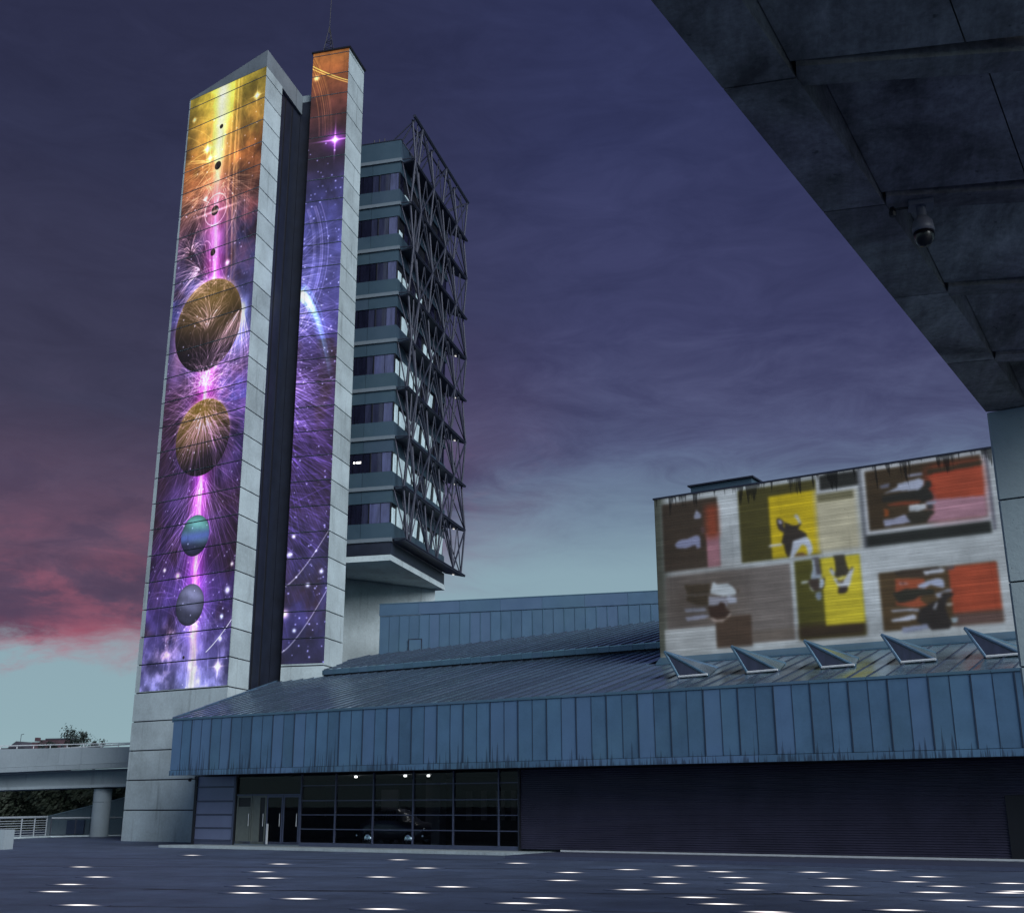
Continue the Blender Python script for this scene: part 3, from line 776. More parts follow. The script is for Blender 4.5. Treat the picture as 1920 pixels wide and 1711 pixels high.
FIGS = [
    ([(-14.37, 11.89), (-14.28, 11.92), (-14.16, 11.87), (-14.07, 11.75), (-14.11, 11.64), (-14.07, 11.49), (-14.1, 11.35), (-14.2, 11.39), (-14.31, 11.5), (-14.35, 11.67)], (62, 54, 58)),
    ([(-14.31, 11.83), (-14.21, 11.84), (-14.14, 11.74), (-14.18, 11.67), (-14.26, 11.7)], (190, 185, 205)),
    ([(-14.07, 11.75), (-13.77, 11.58), (-13.56, 11.56), (-13.45, 11.67), (-13.39, 11.59), (-13.52, 11.49), (-13.55, 11.42), (-13.28, 11.22), (-13.24, 11.1), (-13.41, 11.02), (-13.79, 10.98), (-13.84, 10.7), (-13.96, 10.41), (-14.03, 10.42), (-14.11, 10.59), (-14.13, 10.88), (-14.23, 10.96), (-14.13, 11.3), (-14.07, 11.49)], (58, 50, 44)),
    ([(-13.69, 11.92), (-13.6, 11.99), (-13.51, 11.93), (-13.41, 11.62), (-13.51, 11.61), (-13.58, 11.78)], (205, 205, 215)),
    ([(-14.74, 10.91), (-14.64, 10.96), (-14.23, 10.94), (-14.19, 10.86), (-14.6, 10.87), (-14.72, 10.86)], (225, 222, 228)),
    ([(-13.79, 10.98), (-13.26, 11.1), (-13.13, 10.94), (-13.06, 10.7), (-13.07, 10.51), (-13.18, 10.39), (-13.27, 10.42), (-13.28, 10.61), (-13.31, 10.73), (-13.43, 10.81), (-13.53, 10.71), (-13.69, 10.52), (-13.79, 10.39), (-13.96, 10.36), (-13.87, 10.66)], (205, 210, 225)),
    ([(-13.79, 10.41), (-13.66, 10.51), (-13.45, 10.51), (-13.32, 10.43), (-13.32, 10.38)], (120, 90, 60)),
    ([(-13.14, 10.27), (-12.88, 10.28), (-12.86, 10.0), (-12.8, 9.63), (-12.87, 9.52), (-13.2, 9.51), (-13.21, 9.65), (-13.13, 9.87)], (90, 85, 90)),
    ([(-13.14, 10.22), (-13.05, 10.21), (-13.0, 9.69), (-13.05, 9.61), (-13.22, 9.6), (-13.13, 9.87)], (170, 180, 195)),
    ([(-13.21, 9.63), (-12.8, 9.63), (-12.81, 9.49), (-13.23, 9.49)], (165, 175, 190)),
    ([(-13.23, 9.49), (-12.92, 9.5), (-12.94, 9.07), (-13.12, 9.04), (-13.25, 9.21), (-13.31, 9.36), (-13.54, 9.41)], (70, 58, 52)),
    ([(-12.9, 9.48), (-12.74, 9.48), (-12.74, 9.21), (-12.84, 9.1), (-12.93, 9.14)], (190, 200, 215)),
    ([(-13.63, 9.41), (-13.53, 9.46), (-13.25, 9.43), (-13.4, 9.37), (-13.57, 9.35)], (205, 210, 210)),
    ([(-13.31, 9.34), (-13.25, 9.19), (-13.12, 9.04), (-13.17, 9.02), (-13.28, 9.15)], (180, 185, 180)),
    ([(-12.76, 9.55), (-12.7, 9.46), (-12.74, 9.16), (-12.87, 9.06), (-13.05, 9.08), (-12.84, 9.13), (-12.75, 9.26)], (60, 50, 50)),
    ([(-13.08, 8.99), (-12.89, 9.02), (-12.86, 8.83), (-12.92, 8.7), (-13.03, 8.71), (-13.12, 8.84)], (135, 145, 160)),
    ([(-12.33, 10.27), (-11.92, 10.26), (-11.88, 9.92), (-11.79, 9.66), (-11.87, 9.51), (-12.01, 9.47), (-12.24, 9.45), (-12.35, 9.51), (-12.28, 9.78), (-12.3, 10.08)], (66, 60, 48)),
    ([(-12.42, 9.49), (-12.24, 9.41), (-12.23, 9.25), (-12.05, 9.3), (-11.89, 9.51), (-11.76, 9.68), (-11.6, 9.73), (-11.72, 9.44), (-11.81, 9.14), (-11.91, 9.06), (-12.26, 9.14), (-12.36, 9.35)], (200, 202, 210)),
    ([(-11.78, 9.7), (-11.69, 9.8), (-11.62, 9.78), (-11.74, 9.65)], (84, 80, 84)),
    ([(-12.53, 9.76), (-12.41, 9.79), (-12.33, 9.67), (-12.35, 9.51), (-12.44, 9.54)], (195, 198, 205)),
    ([(-12.5, 9.82), (-12.41, 9.84), (-12.39, 9.78), (-12.47, 9.76)], (90, 80, 80)),
    ([(-12.21, 9.45), (-12.01, 9.5), (-12.01, 9.41), (-12.16, 9.33)], (225, 215, 120)),
    ([(-12.27, 9.39), (-12.16, 9.32), (-11.99, 9.38), (-12.07, 9.23), (-12.25, 9.27)], (100, 84, 70)),
    ([(-12.27, 9.12), (-11.91, 9.1), (-11.9, 8.96), (-12.02, 8.86), (-12.24, 8.86), (-12.3, 8.96), (-12.24, 9.0)], (58, 48, 44)),
    ([(-8.76, 12.75), (-6.93, 12.81), (-6.88, 12.97), (-8.74, 12.95)], (64, 50, 36)),
    ([(-8.72, 12.67), (-6.91, 12.78), (-6.95, 11.69), (-8.53, 11.85), (-8.53, 12.27)], (176, 76, 52)),
    ([(-8.58, 11.83), (-6.96, 11.74), (-6.95, 11.05), (-8.94, 11.07), (-8.63, 11.35)], (186, 136, 152)),
    ([(-9.51, 12.84), (-8.94, 12.87), (-8.9, 12.77), (-9.33, 12.76)], (165, 165, 190)),
    ([(-9.8, 12.58), (-9.49, 12.61), (-9.2, 12.64), (-9.05, 12.67), (-8.88, 12.57), (-8.92, 12.38), (-9.1, 12.25), (-9.47, 12.28), (-9.87, 12.32), (-10.34, 12.29), (-9.81, 12.46)], (186, 190, 212)),
    ([(-10.39, 12.19), (-9.71, 12.24), (-9.14, 12.24), (-8.87, 12.37), (-8.83, 12.54), (-8.65, 12.51), (-8.64, 12.34), (-8.77, 12.23), (-8.65, 12.09), (-8.62, 11.86), (-8.81, 11.82), (-9.05, 11.82), (-9.27, 11.93), (-9.98, 11.98), (-10.39, 11.96)], (46, 44, 40)),
    ([(-10.43, 12.6), (-10.08, 12.65), (-10.1, 12.5), (-10.41, 12.5)], (125, 125, 145)),
    ([(-10.23, 11.89), (-9.6, 11.9), (-9.07, 11.85), (-9.12, 11.78), (-9.52, 11.77), (-10.19, 11.81)], (150, 72, 48)),
    ([(-8.91, 11.78), (-8.56, 11.78), (-8.57, 11.68), (-8.87, 11.68)], (165, 165, 185)),
    ([(-9.55, 11.5), (-9.31, 11.51), (-8.71, 11.46), (-8.63, 11.37), (-8.83, 11.25), (-8.94, 11.09), (-9.36, 11.03), (-9.55, 11.08), (-9.6, 11.28)], (54, 50, 42)),
    ([(-10.16, 11.83), (-9.62, 11.76), (-9.51, 11.67), (-9.55, 11.47), (-9.97, 11.53), (-10.1, 11.7)], (74, 58, 40)),
    ([(-9.48, 11.74), (-8.92, 11.73), (-8.89, 11.55), (-9.17, 11.5), (-9.5, 11.52)], (212, 214, 222)),
    ([(-8.87, 11.68), (-8.69, 11.67), (-8.66, 11.52), (-8.84, 11.52)], (60, 58, 60)),
    ([(-10.36, 11.76), (-10.2, 11.66), (-10.22, 11.44), (-10.37, 11.46)], (150, 76, 36)),
    ([(-10.43, 11.34), (-10.04, 11.34), (-9.65, 11.44), (-9.57, 11.28), (-9.49, 11.14), (-9.68, 11.12), (-10.11, 11.1), (-10.4, 11.09)], (165, 165, 190)),
    ([(-10.22, 9.18), (-9.25, 9.11), (-9.16, 8.71), (-9.47, 8.4), (-9.21, 8.18), (-9.59, 8.12), (-10.26, 8.28)], (168, 84, 56)),
    ([(-10.24, 9.46), (-8.75, 9.47), (-8.53, 9.37), (-8.59, 9.23), (-9.25, 9.13), (-10.12, 9.25)], (66, 54, 44)),
    ([(-9.25, 9.35), (-8.62, 9.4), (-8.51, 9.34), (-8.56, 9.25), (-9.19, 9.23)], (208, 210, 222)),
    ([(-8.5, 9.39), (-8.26, 9.46), (-8.18, 9.4), (-8.24, 9.31), (-8.47, 9.3)], (100, 84, 84)),
    ([(-9.49, 8.89), (-9.08, 9.02), (-8.79, 9.07), (-8.61, 9.02), (-8.58, 8.89), (-8.6, 8.72), (-8.73, 8.74), (-9.05, 8.87), (-9.24, 8.77), (-9.45, 8.79)], (180, 186, 212)),
    ([(-10.11, 9.07), (-9.81, 9.02), (-9.77, 8.94), (-10.08, 8.95)], (190, 140, 135)),
    ([(-10.02, 9.05), (-9.92, 9.04), (-9.93, 8.98), (-10.0, 8.98)], (90, 60, 60)),
    ([(-10.37, 8.68), (-9.9, 8.81), (-9.29, 8.77), (-8.95, 8.69), (-8.96, 8.54), (-9.46, 8.5), (-9.66, 8.39), (-10.04, 8.33), (-10.21, 8.35), (-10.26, 8.52)], (50, 48, 40)),
    ([(-8.67, 8.52), (-8.32, 8.53), (-8.33, 8.41), (-8.52, 8.36), (-8.65, 8.04), (-8.6, 7.89), (-8.57, 7.7), (-8.48, 7.5), (-8.57, 7.32), (-9.16, 7.31), (-9.28, 7.47), (-9.42, 7.53), (-9.64, 7.64), (-9.51, 8.02), (-9.26, 8.14), (-9.04, 8.26), (-8.8, 8.34)], (50, 44, 42)),
    ([(-8.94, 8.54), (-8.77, 8.57), (-8.49, 8.67), (-8.33, 8.63), (-8.39, 8.56), (-8.66, 8.56), (-8.76, 8.48), (-8.7, 8.42), (-8.86, 8.39)], (170, 172, 190)),
    ([(-9.06, 8.05), (-8.93, 8.23), (-8.88, 8.27), (-8.89, 8.15), (-8.98, 7.99)], (175, 175, 185)),
    ([(-8.66, 8.16), (-8.38, 8.18), (-8.39, 8.11), (-8.53, 8.07)], (200, 190, 180)),
    ([(-10.47, 8.1), (-9.87, 8.12), (-9.5, 8.07), (-9.51, 7.99), (-9.88, 8.03), (-10.41, 8.03)], (190, 192, 212)),
    ([(-10.5, 7.79), (-10.14, 7.83), (-9.71, 7.91), (-9.62, 7.83), (-9.66, 7.72), (-10.06, 7.7), (-10.46, 7.69)], (195, 198, 215)),
    ([(-8.51, 7.67), (-8.26, 7.67), (-8.3, 7.51), (-8.46, 7.5)], (170, 185, 195)),
    ([(-10.15, 7.49), (-9.28, 7.54), (-9.25, 7.37), (-10.15, 7.28)], (150, 155, 180)),
    ([(-17.7, 12.43), (-17.58, 12.7), (-17.37, 12.46), (-17.41, 12.34), (-17.65, 12.34)], (160, 162, 185)),
    ([(-18.57, 11.42), (-18.38, 11.57), (-18.01, 11.59), (-17.63, 11.69), (-17.49, 11.63), (-17.46, 11.46), (-17.47, 11.18), (-17.62, 11.16), (-17.69, 11.31), (-18.1, 11.22), (-18.47, 11.27)], (150, 152, 185)),
    ([(-17.43, 12.01), (-17.28, 11.96), (-17.26, 11.74), (-17.41, 11.73)], (95, 72, 72)),
    ([(-17.18, 9.37), (-17.04, 9.8), (-16.87, 9.68), (-16.45, 9.67), (-16.28, 9.55), (-16.12, 9.34), (-16.16, 9.21), (-16.62, 9.19), (-16.97, 9.29)], (200, 205, 210)),
    ([(-16.48, 9.21), (-16.13, 9.11), (-16.14, 8.91), (-16.46, 8.9), (-16.55, 9.08)], (178, 180, 196)),
    ([(-16.11, 9.4), (-16.01, 9.43), (-16.03, 9.26), (-16.12, 9.29)], (95, 80, 70)),
    ([(-17.26, 9.25), (-16.55, 9.15), (-16.5, 8.81), (-17.28, 8.91)], (150, 148, 160)),
    ([(-18.25, 9.79), (-17.16, 9.74), (-17.21, 9.38), (-18.12, 9.4)], (72, 60, 46)),
    ([(-18.16, 9.33), (-17.25, 9.31), (-17.28, 8.91), (-17.71, 8.95), (-18.17, 9.16)], (70, 58, 44)),
    ([(-18.29, 8.87), (-17.42, 8.83), (-17.36, 8.69), (-18.23, 8.73)], (150, 150, 165)),
    ([(-18.27, 8.53), (-17.51, 8.58), (-17.23, 8.51), (-17.45, 8.43), (-18.17, 8.39)], (165, 165, 185)),
    ([(-17.31, 8.85), (-16.88, 8.88), (-16.77, 9.0), (-16.6, 8.92), (-16.58, 8.72), (-16.41, 8.6), (-16.6, 8.39), (-16.95, 8.35), (-17.23, 8.47)], (62, 44, 36)),
    ([(-17.23, 8.44), (-16.95, 8.33), (-16.6, 8.35), (-16.41, 8.54), (-16.38, 8.47), (-16.75, 8.23), (-17.1, 8.26)], (180, 160, 150)),
]

def wall_picture():
    """soft-focus slide show: x measured from the wall's left end (a + 19.38)"""
    P = Paint(16.4, 6.2, 13.4, 44)
    X, Z = P.X, P.Z
    P.c[:] = np.array((196, 200, 204))/255.0
    cloudy = fbm(P.h, P.w, (5, 10), 61, 4)
    P.c *= (.88+.24*cloudy)[..., None]
    wx = (fbm(P.h, P.w, (16, 34), 71, 4)-.5)*.75
    wz = (fbm(P.h, P.w, (18, 30), 72, 4)-.5)*.55
    def rect(x0, x1, z0, z1, col, k=1.0, sf=.07):
        x0, x1 = x0+19.38, x1+19.38
        mk_ = np.clip((X-x0)/sf+.5, 0, 1)*np.clip((x1-X)/sf+.5, 0, 1)*np.clip((Z-z0)/sf+.5, 0, 1)*np.clip((z1-Z)/sf+.5, 0, 1)
        P.over(mk_*k, col)
    def blob(x, z, rx, rz, col, k=1.0, rot=0.0, p=2.2):
        x += 19.38
        ca, sa = math.cos(R(rot)), math.sin(R(rot))
        u = ((X+wx-x)*ca+(Z+wz-z)*sa)/rx
        v = (-(X+wx-x)*sa+(Z+wz-z)*ca)/rz
        P.over(np.clip(1.25-(np.abs(u)**p+np.abs(v)**p), 0, .5)*2*k, col)
    rect(-19.6, -18.98, 6, 13.5, (82, 86, 72), .85, .4)
    rect(-19.05, -16.69, 10.37, 13.1, (66, 54, 44))
    rect(-17.22, -16.69, 10.37, 11.7, (180, 124, 136))
    rect(-17.22, -16.69, 11.5, 12.8, (146, 70, 48), 1, .3)
    # upper middle: olive frame, yellow slide, figure looking back
    rect(-15.83, -12.75, 10.38, 13.2, (78, 72, 34))
    rect(-14.62, -12.78, 10.42, 12.8, (216, 186, 30))
    rect(-12.85, -11.3, 10.42, 12.8, (206, 196, 168), 1, .25)
    rect(-12.75, -11.40, 12.3, 12.62, (112, 106, 78), .9)
    rect(-12.75, -11.05, 12.62, 13.4, (205, 206, 210))
    rect(-12.62, -11.18, 12.75, 13.3, (42, 42, 40))
    # upper right: red slide with figures lying on their side
    rect(-11.1, -6.8, 10.86, 13.36, (205, 206, 212), 1, .05)
    rect(-10.93, -6.92, 11.0, 13.2, (66, 52, 36))
    rect(-8.75, -6.92, 11.0, 12.1, (196, 134, 146), 1, .5)
    rect(-8.75, -6.92, 11.9, 12.95, (186, 66, 44), 1, .5)
    rect(-11.13, -6.85, 10.42, 10.84, (40, 42, 40))
    rect(-11.2, -11.05, 10.4, 13.36, (90, 92, 100), .7)
    rect(-6.78, -6.7, 10.5, 13.4, (70, 66, 84), .8)
    rect(-6.45, -3, 7.6, 10.3, (74, 70, 66), 1, .1)
    rect(-6.5, -3, 10.6, 13.0, (130, 132, 140), .7, .1)
    # lower left: grey slide
    rect(-19.02, -13.97, 7.4, 10.17, (128, 118, 114))
    rect(-19.02, -16.0, 8.1, 10.1, (96, 84, 76), .8, 1.4)
    rect(-19.15, -17.02, 7.1, 8.12, (196, 198, 200), 1, .06)
    rect(-17.02, -15.6, 7.25, 8.42, (84, 66, 54), 1, .08)
    rect(-15.6, -13.98, 7.35, 7.8, (120, 108, 100))
    # lower middle: olive and yellow slide, two figures upside down
    rect(-13.80, -11.39, 7.32, 10.22, (84, 80, 30))
    rect(-13.85, -11.39, 7.32, 7.85, (60, 46, 32), 1, .3)
    rect(-12.80, -11.39, 7.77, 10.2, (216, 196, 52))
    # lower right: red slide
    rect(-10.78, -6.83, 7.4, 9.45, (84, 66, 44))
    rect(-8.4, -6.83, 7.8, 9.42, (178, 78, 52))
    rect(-8.4, -6.83, 7.4, 7.8, (110, 84, 80), .9, .2)
    rect(-19.4, -3, 6.0, 7.2, (186, 192, 194), .8, .3)
    for pts, col in FIGS:
        pts = [(x+19.38, z) for x, z in pts]
        i0, i1 = max(0, int((min(q[1] for q in pts)-P.z0)*P.k)-2), int((max(q[1] for q in pts)-P.z0)*P.k)+3
        j0, j1 = max(0, int(min(q[0] for q in pts)*P.k)-2), int(max(q[0] for q in pts)*P.k)+3
        xs_, zs_ = X[i0:i1, j0:j1], Z[i0:i1, j0:j1]
        ins = np.zeros(xs_.shape, bool)
        for (xa, za), (xb, zb) in zip(pts, pts[1:]+pts[:1]):
            if za == zb: continue
            ins ^= ((za > zs_) != (zb > zs_)) & (xs_ < (xb-xa)*(zs_-za)/(zb-za)+xa)
        P.c[i0:i1, j0:j1][ins] = np.array(col)/255.0
    P.c = P.blur(P.c, 6)
    P.c *= (.88+.24*fbm(P.h, P.w, (64, 14), 79, 3))[..., None]
    P.c *= np.interp(P.X, [0, .5, 4], [.78, .92, 1.0])[..., None]
    P.c *= (.9+.2*fbm(P.h, P.w, (9, 20), 77, 4))[..., None]*np.array((.97, 1.0, 1.02))
    P.c *= .86
    return P.image('wall_light_picture')

def soot(mt):
    t = NT(mt.node_tree)
    b = t.n['Principled BSDF']
    src = b.inputs['Base Color'].links[0].from_socket
    p = pos_coords(t)
    a = t.vmath('DOT_PRODUCT', p, tuple(AX))
    px, py, pz = t.sep(p)
    n = t.noise(t.comb(t.math('MULTIPLY', a, 2.6), 0.0, t.math('MULTIPLY', pz, 0.25)), 1.0, 4, 0.65)
    lim = t.lin(pz, 11.6, 13.36, 0.78, 0.50)
    k = t.smooth(t.math('SUBTRACT', n, lim), -.02, .06)
    t.put(b.inputs['Base Color'], t.mix(t.math('MULTIPLY', k, .85), src, (.03, .03, .035)))
soot(M['concrete_wall'])

def lit_picture(name, img, base_mt, du, dv, glow, albedo, region=None):
    """projected picture on concrete: the picture tints the wall and adds its own light"""
    mt = base_mt.copy()
    mt.name = name
    t = NT(mt.node_tree)
    b = t.n['Principled BSDF']
    uv = t.new('ShaderNodeUVMap').outputs[0]
    im = t.new('ShaderNodeTexImage', image=img, extension='CLIP', interpolation='Cubic')
    t.l.new(uv, im.inputs[0])
    pic = im.outputs['Color']
    src = b.inputs['Base Color'].links[0].from_socket
    grain = t.new('ShaderNodeRGBToBW')
    t.l.new(src, grain.inputs[0])
    gk = t.math('DIVIDE', grain.outputs[0], albedo)
    picg = t.mix(1.0, pic, t.comb(gk, gk, gk), 'MULTIPLY')
    u, v, _ = t.sep(uv)
    inside = t.math('MULTIPLY', t.math('MULTIPLY', t.math('GREATER_THAN', u, 0.0), t.math('LESS_THAN', u, 1.0)), t.math('MULTIPLY', t.math('GREATER_THAN', v, 0.0), t.math('LESS_THAN', v, 1.0)))
    t.put(b.inputs['Base Color'], t.mix(inside, src, t.mix(1.0, picg, (0.6, 0.6, 0.6), 'MULTIPLY')))
    t.put(b.inputs['Emission Color'], picg)
    t.put(b.inputs['Emission Strength'], t.math('MULTIPLY', inside, glow))
    return mt

M['mural'] = lit_picture('tower_projection', mural_main(), M['concrete'], 1, 1, 0.60, 0.50)
M['mural2'] = lit_picture('narrow_tower_projection', mural_side(), M['concrete'], 1, 1, 0.60, 0.50)
M['slides'] = lit_picture('wall_projection', wall_picture(), M['concrete_wall'], 1, 1, 0.48, 0.44)

def set_uv(me, fn, facetest):
    """UV from world position for the chosen faces, elsewhere far outside the picture"""
    uvl = me.uv_layers.new(name='UVMap')
    for pl in me.polygons:
        ok = facetest(pl)
        for li in pl.loop_indices:
            co = me.vertices[me.loops[li].vertex_index].co
            uvl.data[li].uv = fn(co) if ok else (-5.0, -5.0)

# ================================================================== TOWER WITH THE MAIN PROJECTION
T1 = Vector((-34.11, 53.40, 0))
COURSE = 1.43
GAP = 0.06
tower = thing('projection_tower', 'tall pale concrete tower slab whose front glows with planets and purple light', 'tower', (-31, 53, 0))
def t1_foot(z, ins=0.0):
    L = 0.02+0.0070*z + ins
    Rr = 6.80-0.0046*z - ins
    FL, FR = T1+AX*L+AN*ins, T1+AX*Rr+AN*ins
    return [FL, FR, Vector((FR.x, 53.42-ins, 0)), Vector((FL.x+0.3, 55.6-ins, 0))]
for k in range(30):
    z0 = k*COURSE + (GAP if k else 0.0)
    z1 = (k+1)*COURSE
    if k == 29:
        z1 = 42.10
    lo, hi = t1_foot(z0), t1_foot(z1)
    v = [(p.x, p.y, z0) for p in lo] + [(p.x, p.y, z1) for p in hi]
    mb = MB().hexa(v)
    me = mk('wall_panel', mb.v, mb.f, M['mural'])
    def fn(co):
        a = (Vector(co)-T1).dot(AX)
        return ((a-(0.10+0.27*max(0, 1-(co.z-7.2)/34.9) + 0.0070*co.z))/6.30, (co.z-7.24)/(42.10-7.24))
    fn_ = fn
    set_uv(me, fn, lambda pl: pl.normal.dot(-AN) > 0.9)
    link('wall_panel', me, tower)
core = MB()
lo, hi = t1_foot(0, .06), t1_foot(42, .06)
core.hexa([(p.x, p.y, .05) for p in lo]+[(p.x, p.y, 42.05) for p in hi])
core.build('joint_core', M['joint'], tower)
# sloping parapet over slab and stair shaft
f = t1_foot(42.1)
pv = [(f[0].x, f[0].y, 42.12), (f[1].x, f[1].y, 42.12), (-27.95, 56.4, 42.12), (-33.6, 57.2, 42.12),
      (f[0].x, f[0].y, 42.20), (f[1].x, f[1].y, 43.20), (-27.95, 56.4, 43.40), (-33.6, 57.2, 43.0)]
MB().hexa(pv).build('parapet', M['concrete_parapet'], tower)
for i in range(7):
    u = 0.18+0.115*i
    p = Vector(pv[4]).lerp(Vector(pv[5]), u) + AN*0.25
    d = AX*0.28
    MB().hexa([p-d, p+d, p+d+AN*.1, p-d+AN*.1, p-d+Vector((0, 0, .10+.045*1.0)), p+d+Vector((0, 0, .24)), p+d+AN*.1+Vector((0, 0, .24)), p-d+AN*.1+Vector((0, 0, .145))]).build('roof_vent', M['steel'], tower)
# dark stair shaft between the two slabs
MB().box(-33.2, -28.08, 53.6, 58.3, 0.05, 42.10).build('stair_shaft', M['dark_clad'], tower)
MB().box(-28.06, -27.2, 56.45, 58.3, 0.05, 43.0).build('shaft_return', M['dark_clad'], tower)
for k in range(2):
    MB().box(-28.08, -28.03, 54.35+.95*k, 54.41+.95*k, 5, 42.0).build('shaft_seam', M['black'], tower)
link('roof_hatch', mk('roof_hatch', *(lambda q: (q.v, q.f))(MB().box(-28.02, -27.3, 56.5, 57.5, 43.02, 43.5)), M['concrete_grey']), tower)

# ================================================================== NARROW TOWER
tower2 = thing('narrow_tower', 'slender pale concrete tower lit with orange and violet stars beside the office block', 'tower', (-26, 57, 0))
for k in range(4, 33):
    z0 = k*COURSE+(GAP if k > 4 else 0)
    z1 = min((k+1)*COURSE, 46.02)
    if z1 - z0 < .1: continue
    mb = MB().box(-27.20, -24.77-0.0012*z0, 56.0, 58.42, z0, z1)
    me = mk('wall_panel', mb.v, mb.f, M['mural2'])
    set_uv(me, lambda co: ((co.x+27.20)/2.42, (co.z-8.72)/(46.03-8.72)), lambda pl: pl.normal.y < -0.9)
    link('wall_panel', me, tower2)
MB().box(-27.14, -24.86, 56.06, 58.36, 5.0, 46.0).build('joint_core', M['joint'], tower2)
MB().box(-27.28, -24.72, 55.92, 58.5, 46.03, 46.13).build('roof_edge', M['black'], tower2)

mast = thing('antenna_mast', 'thin lattice antenna mast with guy bars standing on the narrow tower', 'antenna', (-26.5, 57.1, 46.13))
c0 = Vector((-26.62, 57.1, 46.15))
legs = [c0+Vector((.55*math.cos(R(a)), .45*math.sin(R(a)), 0)) for a in (200, 330, 90)]
apex = c0+Vector((-.1, 0, 2.6))
for q in legs:
    MB().tube(q, apex, .022, 5).build('leg', M['black'], mast)
MB().tube(apex-Vector((0, 0, .5)), apex+Vector((.04, 0, 2.6)), .02, 5).build('mast_pole', M['black'], mast)
for h in (.25, .55, .9, 1.4):
    ring = MB()
    for i in range(3):
        p, q = legs[i].lerp(apex, h/2.6), legs[(i+1) % 3].lerp(apex, h/2.6)
        ring.tube(p, q, .016, 5)
        ring.tube(p, legs[(i+1) % 3].lerp(apex, min(1, (h+.3)/2.6)), .012, 5)
    ring.build('lattice_ring', M['black'], mast)
for dx, r_ in ((-.75, .035), (.5, .03), (.85, .025), (-.35, .028)):
    b_ = MB().tube(c0+Vector((dx, -.5, -.02)), c0+Vector((dx, -.5, .42)), r_*.5, 5)
    b_.tube(c0+Vector((dx-.16, -.5, .30)), c0+Vector((dx+.16, -.5, .36)), r_*.6, 5)
    b_.build('small_aerial', M['black'], mast)

# ================================================================== OFFICE BLOCK
block = thing('office_block', 'teal panelled office block raised on a concrete stem with steel lattice on its side', 'building', (-26, 65, 0))
XR, YF, YB = -23.0, 60.5, 70.4
ZL = [16.02+3.06*k for k in range(9)]
MB().box(-31.0, XR-.12, YF+.12, YB, 15.3, 41.9).build('inner_wall', M['black'], block)
